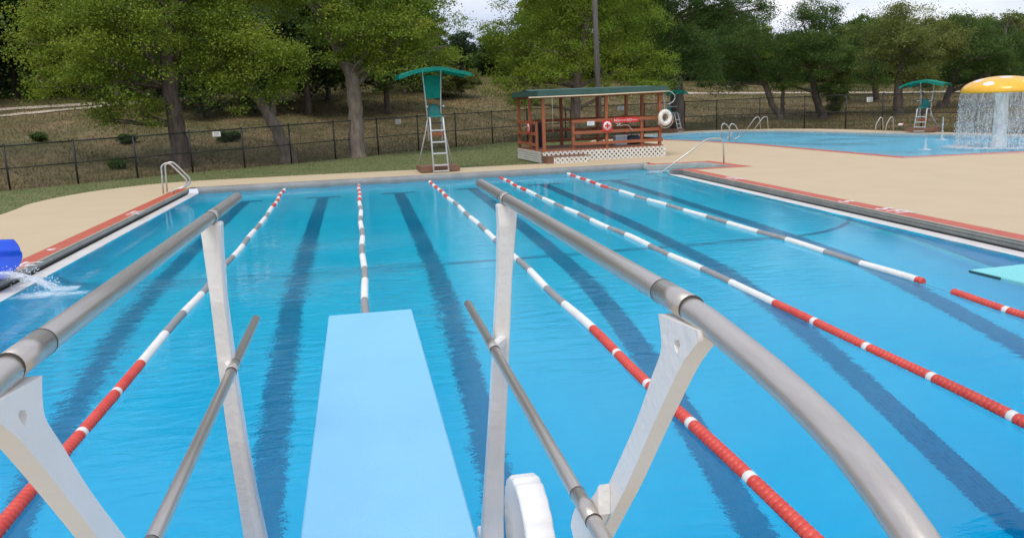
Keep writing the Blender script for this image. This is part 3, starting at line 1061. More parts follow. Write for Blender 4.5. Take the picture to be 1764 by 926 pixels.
    wh.location = (0.410, 2.20 - y0, 0.825)
    bm = bmesh.new()
    box(bm, (0.03, 2.13 - y0, 0.79), (0.66, 0.075, 0.06), bevel=0.006)
    obj('fulcrum_bar', bm, M['blackbar'], t)
    bm = bmesh.new()
    for s in (-1, 1):
        beam(bm, (s * 0.46, 0.25 - y0, 0.09), (s * 0.46, 3.56 - y0, 0.09), 0.09, 0.16, bevel=0.012)
        beam(bm, (s * 0.24, 0.2 - y0, 0.6), (s * 0.24, 2.6 - y0, 0.72), 0.06, 0.16, bevel=0.01)
        beam(bm, (s * 0.24, 0.3 - y0, 0.10), (s * 0.24, 0.3 - y0, 0.95), 0.07, 0.10, bevel=0.01)
        beam(bm, (s * 0.24, 2.4 - y0, 0.10), (s * 0.24, 2.4 - y0, 0.70), 0.07, 0.10, bevel=0.01)
    for yy in (0.3, 2.4):
        beam(bm, (-0.5, yy - y0, 0.06), (0.5, yy - y0, 0.06), 0.10, 0.10, bevel=0.01)
    beam(bm, (-0.26, 0.22 - y0, 0.955), (0.26, 0.22 - y0, 0.955), 0.1, 0.06, bevel=0.006)
    obj('base_frame', bm, M['cast'], t)
    return t
# heights inside springboard() are measured from the deck (0.15 m above the water)
main = springboard('diving_board', 'pale blue diving board between two steel guard rails on white posts', (0.003, 0.16, 0.15), 0.0, M['board'])
for o in main.children:
    if o.name.startswith('board'):
        o.location.z = -0.15
second = springboard('diving_board', 'aqua green diving board without rails reaching over the water', (4.02, 0.08, 0.15), R_(4.0), M['teal_board'], full=False)
second.location = (4.118 + 0.254 * math.cos(R_(4)) + 4.88 * math.sin(R_(4)), 4.958 - 4.88 * math.cos(R_(4)) + 0.254 * math.sin(R_(4)), 0.15)
for o in second.children:
    if o.name.startswith('board'):
        o.location.z = -0.175

# ------------------------------------------------------------------ lane ropes
PIX = {
 'A': [(480.5, 339), (450, 382), (423, 420), (376, 465), (346, 500), (284, 586), (236, 632), (190, 682), (130, 755), (62, 832), (5, 905)],
 'B': [(619, 330), (622, 390), (626, 440), (629, 500), (630, 530)],
 'C': [(748, 319), (800, 365), (905, 455), (985, 535), (1020, 572), (1070, 612), (1112, 652), (1205, 740), (1310, 842), (1395, 918)],
 'D': [(872, 310), (940, 345), (1040, 385), (1100, 412), (1160, 440), (1260, 490), (1335, 522), (1405, 553), (1500, 600), (1615, 654), (1760, 722)],
 'E': [(1005, 308), (1100, 340), (1200, 366), (1320, 402), (1400, 425), (1500, 460), (1580, 484), (1645, 503), (1735, 530)]}
RLAB = {'A': 'lane rope crossing behind the left guard rail', 'B': 'lane rope running straight away from the tip of the pale blue board',
        'C': 'lane rope passing behind the right lower rail and rear post', 'D': 'lane rope right of the curved guard rail, red in its near half',
        'E': 'lane rope nearest the right edge, broken by a gap before its red part'}
RED0 = {'A': 7.91, 'B': 7.9, 'C': 7.71, 'D': 8.09, 'E': 7.91}
def float_run(name, pts_fn, y0, y1, mat, parent):
    bm = bmesh.new()
    pitch = 0.052
    k = max(1, int(round((y1 - y0) / pitch)))
    for i in range(k):
        y = y0 + (i + 0.5) * (y1 - y0) / k
        x, z = pts_fn(y)
        x2, _ = pts_fn(y + 0.05)
        ang = math.atan2(x2 - x, 0.05)
        h = (y1 - y0) / k
        seg = 12
        prof = [(0.036, -0.50 * h), (0.035, -0.38 * h), (0.045, -0.32 * h), (0.047, -0.15 * h), (0.047, 0.20 * h), (0.045, 0.36 * h), (0.035, 0.42 * h), (0.036, 0.5 * h)]
        rings = []
        tw = i * 0.37
        ca, sa = math.cos(ang), math.sin(ang)
        for r, hh in prof:
            ring = []
            for q in range(seg):
                a = 2 * math.pi * q / seg + tw
                lx_, lz_ = r * math.cos(a), r * math.sin(a)
                ring.append(bm.verts.new((x + lx_ * ca + hh * sa, y + hh * ca - lx_ * sa, z + lz_)))
            rings.append(ring)
        for Aq, Bq in zip(rings, rings[1:]):
            for q in range(seg):
                f = bm.faces.new((Aq[q], Aq[(q + 1) % seg], Bq[(q + 1) % seg], Bq[q]))
                f.smooth = True
        bm.faces.new(rings[0][::-1])
        bm.faces.new(rings[-1])
    return obj(name, bm, mat, parent, world=True)
for key, pix in PIX.items():
    pts = np.array([tuple(atz(a, b, 0.02))[:2] for a, b in pix])
    o_ = np.argsort(pts[:, 1])
    pts = pts[o_]
    cf = np.polyfit(pts[:, 1], pts[:, 0], 3 if key != 'B' else 1)
    ph = random.random() * 6
    ymin, ymax = pts[0, 1], pts[-1, 1]
    lo_s = float(np.polyval(np.polyder(cf), ymin))
    def fn(y, cf=cf, ph=ph, ymin=ymin, ymax=ymax):
        yc = min(max(y, ymin), ymax)
        x = float(np.polyval(cf, yc)) + float(np.polyval(np.polyder(cf), yc)) * 0.6 * (y - yc)
        return x + 0.012 * math.sin(y * 1.7 + ph), 0.012 + 0.006 * math.sin(y * 2.3 + ph * 2)
    t = thing('lane_rope', RLAB[key], 'lane rope', (fn(YF)[0], YF, 0.0), group='lane ropes floating in the lap pool')
    bm = bmesh.new()
    tube(bm, [(fn(y)[0], y, 0.01 if not (key == 'E' and 7.95 < y < 8.4) else -0.03) for y in np.arange(YN + 0.02, YF - 0.02, 0.25)] + [(fn(YF)[0], YF - 0.01, 0.01)], 0.006, 6)
    obj('cable', bm, M['cable'], t, world=True)
    r0 = RED0[key]
    # red near half with single white floats
    y = r0
    while y > YN + 0.5:
        a = max(YN + 0.3, y - 0.80)
        float_run('red_floats', fn, a, y, M['f_red'], t)
        if a - 0.07 > YN + 0.3:
            float_run('white_floats', fn, a - 0.07, a, M['f_white'], t)
        y = a - 0.07
    y = r0 if key != 'E' else 8.56
    white = True
    if key == 'E':
        float_run('red_floats', fn, 8.44, 8.56, M['f_red'], t)
    while y < 20.0:
        ln = (1.06 + 0.1 * random.random()) if white else (0.80 + 0.1 * random.random())
        float_run('white_floats' if white else 'grey_floats', fn, y, y + ln, M['f_white'] if white else M['f_grey'], t)
        y += ln
        white = not white
    if not white:
        pass
    red = True
    while y < YF - 0.35:
        ln = min(0.72 if red else 0.48, YF - 0.3 - y)
        float_run('red_floats' if red else 'white_floats', fn, y, y + ln, M['f_red'] if red else M['f_white'], t)
        y += ln
        red = not red

# ------------------------------------------------------------------ blue slide and its water
sl = thing('water_slide', 'blue water slide chute pouring water over the left pool edge', 'slide', (-5.6, 12.2, 0.15))
def ring_u(R, h, nn=14):
    out = [(R * (1 - 0.10 * (k / 5 - 0.2) ** 2), h * (1 - k / 6)) for k in range(6)]
    for k in range(nn + 1):
        a = -math.pi * k / nn
        out.append((R * math.cos(a), R * 0.62 * math.sin(a)))
    return out + [(-a, b) for a, b in out[:6][::-1]]
def chute(bm, path, R, h, th, bulge=0.0):
    prev = None
    for ip, (cx_, cy_, cz_, hx, hy) in enumerate(path):
        inn, outr = ring_u(R, h), ring_u(R + th, h)
        pts = inn + outr[::-1]
        # local frame: heading (hx, hy), side vector
        sx, sy = -hy, hx
        lo_b = -R * 0.62
        bo = [bulge * (1 - ((b - (h + lo_b) / 2) / ((h - lo_b) / 2 + th)) ** 2) if ip == len(path) - 1 or bulge < 0 else 0 for a, b in pts]
        r = [bm.verts.new((cx_ + a * sx + abs(q) * hx, cy_ + a * sy + abs(q) * hy, cz_ + b)) for (a, b), q in zip(pts, bo)]
        n_ = len(r)
        if prev:
            for k in range(n_):
                f = bm.faces.new((prev[k], prev[(k + 1) % n_], r[(k + 1) % n_], r[k]))
                f.smooth = k % (n_ // 2) < n_ // 2 - 1
        else:
            m_ = n_ // 2
            for k in range(m_ - 1):
                bm.faces.new((r[k], r[k + 1], r[n_ - 2 - k], r[n_ - 1 - k]))
        prev = r
    m_ = len(prev) // 2
    for k in range(m_ - 1):
        bm.faces.new((prev[k], prev[k + 1], prev[len(prev) - 2 - k], prev[len(prev) - 1 - k]))
    bmesh.ops.recalc_face_normals(bm, faces=bm.faces)
tp = at(24, 412, 12.62)
bt = at(18, 476, 12.3)
bm = bmesh.new()
zc = bt.z + 0.27
chute(bm, [(tp.x - 3.4, 12.6, zc + 1.0, 1, 0.0), (tp.x - 2.2, 12.35, zc + 0.45, 1, -0.05), (tp.x - 1.2, 12.22, zc + 0.12, 1, -0.02), (tp.x - 0.6, 12.2, zc + 0.02, 1, 0), (tp.x - 0.04, 12.2, zc, 1, 0)], 0.42, tp.z - zc, 0.03, 0.11)
ch = obj('chute', bm, M['slide'], sl, world=True)
bm = bmesh.new()
chute(bm, [(tp.x - 0.12, 12.2, zc, 1, 0), (tp.x - 0.035, 12.2, zc, 1, 0)], 0.452, tp.z - zc - 0.07, 0.035, -0.11)
obj('rim', bm, M['slide'], ch, world=True)
bm = bmesh.new()
for dx in (-0.5, -2.3):
    beam(bm, (tp.x + dx, 12.25, 0.152), (tp.x + dx, 12.25, zc - 0.2 + (0.4 if dx < -1 else 0)), 0.12, 0.12, bevel=0.01)
    box(bm, (tp.x + dx, 12.25, 0.165), (0.3, 0.3, 0.025))
obj('support_leg', bm, M['slide'], sl, world=True)

def droplets(bm, P, sizes, stretch=(1, 1, 1)):
    base = [(1, 0, 0), (0, 1, 0), (-1, 0, 0), (0, -1, 0), (0, 0, 1), (0, 0, -1)]
    fcs = [(0, 1, 4), (1, 2, 4), (2, 3, 4), (3, 0, 4), (1, 0, 5), (2, 1, 5), (3, 2, 5), (0, 3, 5)]
    for p, s in zip(P, sizes):
        vs_ = [bm.verts.new((p[0] + b[0] * s * stretch[0], p[1] + b[1] * s * stretch[1], p[2] + b[2] * s * stretch[2])) for b in base]
        for f in fcs:
            ff = bm.faces.new([vs_[i] for i in f])
            ff.smooth = True
# the stream from the chute: a thin broken sheet of water with drops round it, and froth where it lands
def froth_mesh(name, grid_fn, nu, nv, mat, lab, cat):
    bm = bmesh.new()
    lay = bm.verts.layers.float.new('froth')
    G_ = []
    for a in range(nu):
        row = []
        for b_ in range(nv):
            p, f_ = grid_fn(a / (nu - 1), b_ / (nv - 1))
            v = bm.verts.new(p)
            v[lay] = f_
            row.append(v)
        G_.append(row)
    for a in range(nu - 1):
        for b_ in range(nv - 1):
            f = bm.faces.new((G_[a][b_], G_[a + 1][b_], G_[a + 1][b_ + 1], G_[a][b_ + 1]))
            f.smooth = True
    o = obj(name, bm, mat)
    return tag(o, lab, cat, kind='stuff')
x0_, z0_ = tp.x - 0.30, zc - 0.225
LEN = 0.95
def stream_fn(a, b_):
    xx = x0_ + a * (LEN + 0.30)
    dd = max(0, xx - tp.x)
    zz = z0_ - 0.42 * dd * dd - 0.10 * dd
    w_ = 0.20 + 0.06 * a
    yy = 12.14 + (b_ - 0.5) * 2 * w_ - 0.12 * a
    arch = 0.05 * math.sin(b_ * 19 + a * 7) * 0.4 + 0.05 * (1 - abs(2 * b_ - 1))
    return (xx, yy, max(zz + arch, 0.006 + 0.001 * b_)), 0.80 - 0.55 * abs(2 * b_ - 1) ** 2 - 0.25 * max(0, a - 0.75)
froth_mesh('falling_water', stream_fn, 40, 16, M['stream'], 'white stream of water falling from the blue slide', 'water')
def patch(cx_, cy_, sx_, sy_, rot, peak):
    def fn_(a, b_):
        u_, v_ = 2 * a - 1, 2 * b_ - 1
        x_, y_ = u_ * sx_, v_ * sy_
        return (cx_ + x_ * math.cos(rot) - y_ * math.sin(rot), cy_ + x_ * math.sin(rot) + y_ * math.cos(rot), 0.008 + 0.004 * math.sin(9 * u_) * math.sin(7 * v_)), peak * max(0, 1 - math.hypot(u_, v_)) ** 0.7
    return fn_
fc = atz(70, 508, 0.0)
f2 = atz(125, 506, 0.0)
froth_mesh('foam', patch(fc.x, fc.y, 0.75, 0.55, 0.0, 0.82), 30, 30, M['froth'], 'white foam where the water of the slide strikes the pool', 'foam')
fo = froth_mesh('foam', patch(f2.x, f2.y, 0.75, 0.26, -0.12, 0.78), 30, 20, M['froth'], 'streak of white foam drifting away from the slide', 'foam')
fo.location.z = 0.006
bm = bmesh.new()
P, sz = [], []
for k in range(420):
    xx = tp.x + 0.9 * rng.random() ** 0.8
    dd = xx - tp.x
    zz = z0_ + 0.06 - 0.42 * dd * dd - 0.1 * dd + rng.normal(0, 0.05)
    if zz > 0.01:
        P.append((xx, 12.08 - 0.12 * dd + rng.normal(0, 0.16), zz)); sz.append(rng.uniform(0.003, 0.010))
droplets(bm, P, sz, (1.5, 1, 1))
tag(obj('spray', bm, M['spray']), 'fine drops thrown off the stream below the slide', 'spray', kind='stuff')

# ------------------------------------------------------------------ handrails
def railing(name, label, paths, r, loc, mat=M['chrome'], group=None, cat='handrail'):
    t = thing(name, label, cat, loc, group=group)
    for p in paths:
        bm = bmesh.new()
        tube(bm, arc_path(p, 0.14, 6), r, 10)
        obj('rail', bm, mat, t, world=True)
    return t
yl = 24.35
pr = [(281.3, 333.5), (279, 305), (277.6, 286), (285, 281), (293, 282), (306, 294), (321.5, 309.5), (321.8, 318), (316, 323.5), (304, 325.5), (297, 329), (295, 334)]
def prof_pts(pr, y, dy):
    q = [at(a, b, y) for a, b in pr]
    return [(p.x, y + dy, max(p.z, 0.15)) for p in q]
railing('pool_ladder', 'looped steel grab rails of the ladder at the far end of the left edge', [prof_pts(pr, yl, 0), prof_pts(pr, yl, 0.48)], 0.024, (-5.3, 24.4, 0.15))
b = atz(1247, 281, 0.15)
q1, q2, q3 = at(1246, 243, b.y), at(1238, 238, b.y), at(1218, 239.5, b.y)
wpt = atz(1138, 298, 0.0)
dv = (wpt - q3)
railing('stair_handrail', 'single sloping steel handrail leading down into the stair alcove', [[tuple(b), tuple(q1), tuple(q2), tuple(q3), tuple(q3 + dv * 1.35)]], 0.024, tuple(b))
G = 'steel grab rails round the wading pool'
def px_path(pp, y, sx=0, dy=0):
    q = [at(a, c_, y) for a, c_ in pp]
    return [(p.x, p.y + dy, p.z) for p in q]
n1 = [(1243.3, 241), (1243, 216), (1247, 212), (1253, 215.5), (1260, 230), (1259.5, 234.5), (1252.5, 237), (1250, 242)]
railing('grab_rail', 'pair of curled steel grab rails on the near side of the wading pool', [px_path(n1, 36.1), [(p[0], p[1] - 0.85, p[2]) for p in px_path(n1, 36.1)]], 0.024, (16.4, 36.0, 0.15), group=G)
n2 = [(1281, 230), (1301.5, 202), (1308.5, 201.5), (1310, 226)]
railing('grab_rail', 'pair of sloping steel stair rails at the far corner of the wading pool', [px_path(n2, 46.4), [(p[0] + 0.5, p[1], p[2]) for p in px_path(n2, 46.4)]], 0.024, (22.6, 46.6, 0.15), group=G)
n3 = [(1508, 226), (1508.7, 215), (1517, 201.6), (1520.5, 203.5), (1521.5, 229)]
railing('grab_rail', 'pair of steel ladder rails left of the far lifeguard chair', [px_path(n3, 37.6), [(p[0] + 0.4, p[1] - 0.25, p[2]) for p in px_path(n3, 37.6)]], 0.024, (24.9, 37.6, 0.15), group=G)

# ------------------------------------------------------------------ lifeguard chairs
def lifeguard_chair(label, loc, rz, back_cloth, seat_z=1.76, ct=3.35, cw=1.17, rungs=(0.05, 0.24, 0.61, 0.97, 1.34)):
    t = thing('lifeguard_chair', label, 'lifeguard chair', loc, rz, 'lifeguard chairs with green canopies')
    fy0, fy1 = -0.26 - 0.227 * seat_z, -0.26
    dz = seat_z - 1.76
    bm = bmesh.new()
    for s in (-1, 1):
        tube(bm, [(s * 0.245, fy0, 0.0), (s * 0.215, fy1, seat_z - 0.05), (s * 0.215, fy1 + 0.06, seat_z)], 0.026, 8)
        tube(bm, [(s * 0.215, fy1 + 0.06, seat_z - 0.03), (s * 0.22, 0.25, seat_z - 0.03)], 0.022, 8)
    obj('ladder_frame', bm, M['ladder'], t)
    for z in rungs:
        bm = bmesh.new()
        f = z / seat_z
        y = fy0 + (fy1 - fy0) * f
        w = 0.245 - 0.03 * f
        box(bm, (0, y, z), (2 * w - 0.02, 0.10, 0.042), bevel=0.006)
        obj('rung', bm, M['ladder'], t)
    # splayed rear legs and the tall canopy posts
    for s in (-1, 1):
        bm = bmesh.new()
        tube(bm, [(s * 0.24, 0.2, seat_z - 0.1), (s * 0.30, 0.26, 1.35 + dz), (s * 0.60, 0.62, 0.06)], 0.022, 8)
        obj('leg', bm, M['ladder'], t)
        bm = bmesh.new()
        tube(bm, [(s * 0.22, 0.24, 1.0 + dz), (s * 0.225, 0.27, 1.9 + dz), (s * 0.30, 0.30, ct - 0.19), (s * 0.29, 0.22, ct - 0.11), (s * 0.27, -0.35, ct - 0.08)], 0.02, 8)
        obj('canopy_post', bm, M['ladder'], t)
        bm = bmesh.new()
        tube(bm, [(s * 0.27, 0.25, 2.12 + dz), (s * 0.27, -0.10, 2.10 + dz)], 0.018, 8)
        bmesh.ops.create_icosphere(bm, subdivisions=2, radius=0.034, matrix=Matrix.Translation((s * 0.27, -0.12, 2.10 + dz)))
        obj('armrest', bm, M['ladder'], t)
    # seat shell: pan and curved back
    bm = bmesh.new()
    prev = None
    for (y, z, w) in [(-0.22, seat_z + 0.0, 0.235), (-0.19, seat_z + 0.035, 0.235), (0.0, seat_z + 0.03, 0.225), (0.14, seat_z + 0.06, 0.215), (0.21, seat_z + 0.16, 0.20), (0.25, seat_z + 0.30, 0.165), (0.27, seat_z + 0.41, 0.115)]:
        r = []
        for k in range(9):
            u_ = -1 + k / 4
            r.append(bm.verts.new((u_ * w, y - 0.03 * u_ * u_ * (1 if y > 0.1 else 0), z + (0.025 * u_ * u_ if y < 0.15 else 0))))
        if prev:
            for k in range(8):
                f = bm.faces.new((prev[k], prev[k + 1], r[k + 1], r[k]))
                f.smooth = True
        prev = r
    ret = bmesh.ops.solidify(bm, geom=bm.faces[:], thickness=0.02)
    obj('seat', bm, M['teal_seat'], t)
    # canopy: arched cloth with a drooping edge
    bm = bmesh.new()
    grid = []
    for i in range(15):
        u_ = -1 + i / 7
        row = []
        for j in range(7):
            v_ = -1 + j / 3
            x = u_ * cw
            z = ct - 0.23 * abs(u_) ** 1.7 - 0.04 * v_ * v_ + 0.015 * math.sin(u_ * 9) * abs(v_)
            y = 0.0 + v_ * (0.72 - 0.10 * abs(u_))
            row.append(bm.verts.new((x, y, z)))
        grid.append(row)
    for i in range(14):
        for j in range(6):
            f = bm.faces.new((grid[i][j], grid[i + 1][j], grid[i + 1][j + 1], grid[i][j + 1]))
            f.smooth = True
    for i in range(14):
        for j in (0, 6):
            a, b_ = grid[i][j], grid[i + 1][j]
            c_, d_ = [bm.verts.new((v.co.x, v.co.y, v.co.z - 0.10)) for v in (b_, a)]
            bm.faces.new((a, b_, c_, d_))
    bmesh.ops.solidify(bm, geom=bm.faces[:], thickness=0.006)
    obj('canopy', bm, M['green_cloth'], t)
    if back_cloth:
        bm = bmesh.new()
        vs_ = [[bm.verts.new((sx * (0.23 + 0.055 * k / 5) * 1.0, 0.30 - 0.02 * math.sin(k / 5 * 3.14), 2.36 + 0.74 * k / 5)) for sx in (-1, -0.5, 0, 0.5, 1)] for k in range(6)]
        for k in range(5):
            for q in range(4):
                bm.faces.new((vs_[k][q], vs_[k][q + 1], vs_[k + 1][q + 1], vs_[k + 1][q]))
        bmesh.ops.solidify(bm, geom=bm.faces[:], thickness=0.006)
        obj('back_cloth', bm, M['green_cloth'], t)
    bm = bmesh.new()
    box(bm, (0, -0.02, 1.22 + dz), (0.46, 0.14, 0.11), bevel=0.01)
    obj('foot_board', bm, M['orange_wood'], t)
    bm = bmesh.new()
    beam(bm, (-0.23, 0.2, 1.56 + dz), (0.23, 0.2, 1.56 + dz), 0.03, 0.04)
    obj('cross_bar', bm, M['blackbar'], t)
    bm = bmesh.new()
    for y in (-0.5, 0.64):
        box(bm, (0, y, 0.10), (1.28, 0.05, 0.14), bevel=0.006)
    for s in (-1, 1):
        box(bm, (s * 0.60, 0.07, 0.102), (0.05, 1.08, 0.135), bevel=0.006)
    for k in range(6):
        box(bm, (0, -0.40 + k * 0.19, 0.185), (1.26, 0.15, 0.03), bevel=0.004)
    obj('base_platform', bm, M['brown_wood'], t)
    return t
lifeguard_chair('tall lifeguard chair with green back cloth on the far edge of the lap pool', (2.56, 27.42, 0.15), R_(3), True)
lifeguard_chair('lifeguard chair without back cloth beyond the wading pool, left of the orange mushroom', (26.42, 35.55, 0.17), R_(-54), False, 1.10, 2.42, 0.98, (0.05, 0.24, 0.47, 0.71))
p3 = at(1158, 227, 48.0)
lifeguard_chair('lifeguard chair half hidden behind the life ring and the wooden shelter', (p3.x, 48.0, 0.15), R_(42), False, 1.18, 2.5, 0.98, (0.05, 0.26, 0.50, 0.76))

# ------------------------------------------------------------------ wooden shelter
GX, GY, GZ, GR = 6.36, 28.62, 0.15, R_(3.6)
gz_ = thing('wooden_shelter', 'open wooden shelter with dark green roof and white lattice skirt', 'shelter', (GX, GY, GZ), GR)
GW, GD, PT = 4.56, 3.3, 0.40
bm = bmesh.new()
box(bm, (GW / 2, GD / 2, PT - 0.03), (GW, GD, 0.06))
for k in range(24):
    box(bm, (GW / 2, 0.07 + k * 0.1375, PT + 0.012), (GW + 0.02, 0.128, 0.022), bevel=0.003)
obj('deck_boards', bm, M['floor_wood'], gz_)
bm = bmesh.new()
for (a, b_) in (((0.0, -0.012), (GW, -0.012)), ((-0.012, 0), (-0.012, GD)), ((GW + 0.012, 0), (GW + 0.012, GD)), ((0, GD + 0.012), (GW, GD + 0.012))):
    beam(bm, (*a, PT - 0.02), (*b_, PT - 0.02), 0.026, 0.085)
obj('rim_board', bm, M['orange_wood'], gz_)
def lattice(x0, x1, z0, z1, plane, off, parent, pitch=0.168, w=0.060):
    bm = bmesh.new()
    Lx, Lz = x1 - x0, z1 - z0
    for s, dy in ((1, 0.0), (-1, 0.007)):
        c_ = -Lz if s > 0 else 0.0
        end = Lx if s > 0 else Lx + Lz
        u_ = c_
        while u_ < end:
            # line x = x0 + u + s*(z - z0)
            pts = []
            za = max(0.0, (-u_) * s if s > 0 else (u_ - Lx))
            zb = min(Lz, (Lx - u_) if s > 0 else u_)
            if zb - za > 0.02:
                A_ = (x0 + u_ + s * za, z0 + za)
                B_ = (x0 + u_ + s * zb, z0 + zb)
                if plane == 'Y':
                    beam(bm, (A_[0], off - dy, A_[1]), (B_[0], off - dy, B_[1]), 0.006, w, upv=(1, 0, 0)) if False else beam(bm, (A_[0], off - dy, A_[1]), (B_[0], off - dy, B_[1]), w, 0.006, upv=(0, 1, 0))
                else:
                    beam(bm, (off - dy, A_[0], A_[1]), (off - dy, B_[0], B_[1]), w, 0.006, upv=(1, 0, 0))
            u_ += pitch
    for z in (z0 + 0.008, z1 - 0.008):
        if plane == 'Y':
            beam(bm, (x0, off - 0.004, z), (x1, off - 0.004, z), 0.02, 0.016)
        else:
            beam(bm, (off - 0.004, x0, z), (off - 0.004, x1, z), 0.02, 0.016)
    return obj('lattice_skirt', bm, M['lattice'], parent)
lattice(0.0, GW + 0.1, 0.0, PT - 0.03, 'Y', -0.035, gz_)
lattice(0.0, GD, 0.0, PT - 0.03, 'X', -0.035, gz_)
lattice(0.0, GD, 0.0, PT - 0.03, 'X', GW + 0.1, gz_)
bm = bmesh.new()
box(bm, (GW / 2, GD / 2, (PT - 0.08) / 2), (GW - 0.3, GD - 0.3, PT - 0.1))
obj('underfloor_shade_fill', bm, M['shade_wood'], gz_)  # solid block behind the lattice, underfloor shade put into its dark colour
RZ = 2.36
posts = [(0.09, 0.05), (2.42, 0.05), (4.47, 0.05), (0.05, 1.65), (0.05, GD - 0.05), (1.75, GD - 0.05), (3.25, GD - 0.05), (4.47, GD - 0.05), (4.47, 1.65)]
for (x, y) in posts:
    bm = bmesh.new()
    beam(bm, (x, y, PT - 0.3), (x, y, RZ), 0.105, 0.105, bevel=0.006)
    obj('post', bm, M['orange_wood'], gz_)
for (x, y, h) in [(1.17, 0.05, 1.44), (3.76, 0.05, 1.46), (0.05, 0.85, 1.42)]:
    bm = bmesh.new()
    beam(bm, (x, y, PT - 0.3), (x, y, h), 0.095, 0.095, bevel=0.006)
    obj('rail_post', bm, M['orange_wood'], gz_)
RH = (0.60, 0.99, 1.39)
def rails(a, b_, mat=M['orange_wood']):
    for z in RH:
        bm = bmesh.new()
        beam(bm, (*a, z), (*b_, z), 0.04, 0.105, bevel=0.004)
        obj('rail_board', bm, mat, gz_)
rails((1.12, -0.024), (4.52, -0.024))
rails((-0.024, 0.8), (-0.024, GD))
rails((0, GD + 0.024), (GW, GD + 0.024))
rails((GW + 0.024, 0.05), (GW + 0.024, GD))
bm = bmesh.new()
for y in (0.05, GD - 0.05):
    beam(bm, (-0.05, y, RZ - 0.05), (GW + 0.05, y, RZ - 0.05), 0.06, 0.16)
for x in (0.05, 1.6, 3.1, GW - 0.06):
    beam(bm, (x, 0, RZ + 0.03), (x, GD, RZ + 0.03), 0.05, 0.1)
obj('roof_beam', bm, M['orange_wood'], gz_)
bm = bmesh.new()
ov = 0.14
for (y0_, z0_, y1_, z1_) in [(-ov, RZ + 0.09, GD / 2, RZ + 0.20), (GD / 2, RZ + 0.20, GD + ov, RZ + 0.09)]:
    v4 = [bm.verts.new(p) for p in ((-ov, y0_, z0_), (GW + ov, y0_, z0_), (GW + ov, y1_, z1_), (-ov, y1_, z1_), (-ov, y0_, z0_ - 0.02), (GW + ov, y0_, z0_ - 0.02), (GW + ov, y1_, z1_ - 0.02), (-ov, y1_, z1_ - 0.02))]
    for q in ((0, 1, 2, 3), (7, 6, 5, 4), (0, 4, 5, 1), (1, 5, 6, 2), (2, 6, 7, 3), (3, 7, 4, 0)):
        bm.faces.new([v4[k] for k in q])
for (a, b_) in (((-ov, -ov - 0.012), (GW + ov, -ov - 0.012)), ((-ov - 0.012, -ov), (-ov - 0.012, GD + ov)), ((GW + ov + 0.012, -ov), (GW + ov + 0.012, GD + ov)), ((-ov, GD + ov + 0.012), (GW + ov, GD + ov + 0.012))):
    beam(bm, (*a, RZ + 0.045), (*b_, RZ + 0.045), 0.024, 0.19)
obj('roof', bm, M['roof'], gz_)
st = thing('step_box', 'low brown wooden step with a white lattice front before the shelter', 'step', (GX, GY, GZ), GR)
bm = bmesh.new()
box(bm, (0.76, -0.30, 0.225), (1.52, 0.54, 0.045), bevel=0.006)
for x in (0.02, 1.5):
    box(bm, (x, -0.30, 0.1), (0.04, 0.5, 0.2), bevel=0.004)
box(bm, (0.13, -0.562, 0.1), (0.22, 0.02, 0.2))
obj('step_frame', bm, M['brown_wood'], st)
lattice(0.24, 1.52, 0.0, 0.20, 'Y', -0.56, st)

def gl(x, y, z):
    c_, s_ = math.cos(GR), math.sin(GR)
    return Vector((GX + x * c_ - y * s_, GY + x * s_ + y * c_, GZ + z))
# first-aid signs: red square, white disc, red cross
def aid_sign(label, pos, rz):
    t = thing('first_aid_sign', label, 'sign', pos, rz, 'first aid signs on the shelter')
    bm = bmesh.new()
    box(bm, (0, 0, 0), (0.37, 0.012, 0.40))
    obj('panel', bm, M['sign_red'], t)
    bm = bmesh.new()
    lathe(bm, [(0.002, -0.009), (0.150, -0.009), (0.150, -0.004), (0.002, -0.004)], 40, 'Y')
    bmesh.ops.recalc_face_normals(bm, faces=bm.faces)
    d_ = obj('disc', bm, M['sign_white'], t)
    bm = bmesh.new()
    box(bm, (0, -0.011, 0), (0.19, 0.004, 0.066))
    box(bm, (0, -0.0112, 0.064), (0.066, 0.004, 0.062))
    box(bm, (0, -0.0112, -0.064), (0.066, 0.004, 0.062))
    obj('cross', bm, M['sign_red'], d_)
    return t
aid_sign('square red sign with a red cross in a white disc, facing the lap pool', gl(2.42, -0.055, 1.19), GR)
aid_sign('red cross sign on the left side of the shelter, seen edge-on', gl(-0.055, 1.55, 1.20), GR - R_(90))
bn = thing('rule_banner', 'red banner with white lettering along the shelter rail', 'sign', gl(2.67, -0.058, 1.37), GR)
for k in range(2):
    bm = bmesh.new()
    box(bm, (0.235 + k * 0.475, 0, 0), (0.465, 0.010, 0.185))
    pnl = obj('panel', bm, M['sign_red'], bn)
    text_mesh('NO', 0.125, M['sign_white'], pnl, (0.10 + k * 0.475, -0.0062, -0.01), (R_(90), 0, 0))
    text_mesh('RUNNING' if k == 0 else 'DIVING', 0.062, M['sign_white'], pnl, (0.31 + k * 0.475, -0.0062, -0.012), (R_(90), 0, 0))
nt = thing('paper_notice', 'small white paper notice hung on the shelter rail', 'notice', gl(1.80, -0.052, 1.30), GR)
bm = bmesh.new()
box(bm, (0, 0, 0), (0.27, 0.006, 0.15))
sh_ = obj('sheet', bm, M['sign_white'], nt)
bm = bmesh.new()
for k in range(5):
    box(bm, (-0.01 + 0.01 * (k % 2), -0.0042, 0.05 - k * 0.024), (0.20 - 0.03 * (k % 2), 0.001, 0.008))
obj('print_lines', bm, M['cooler_blue'], sh_)
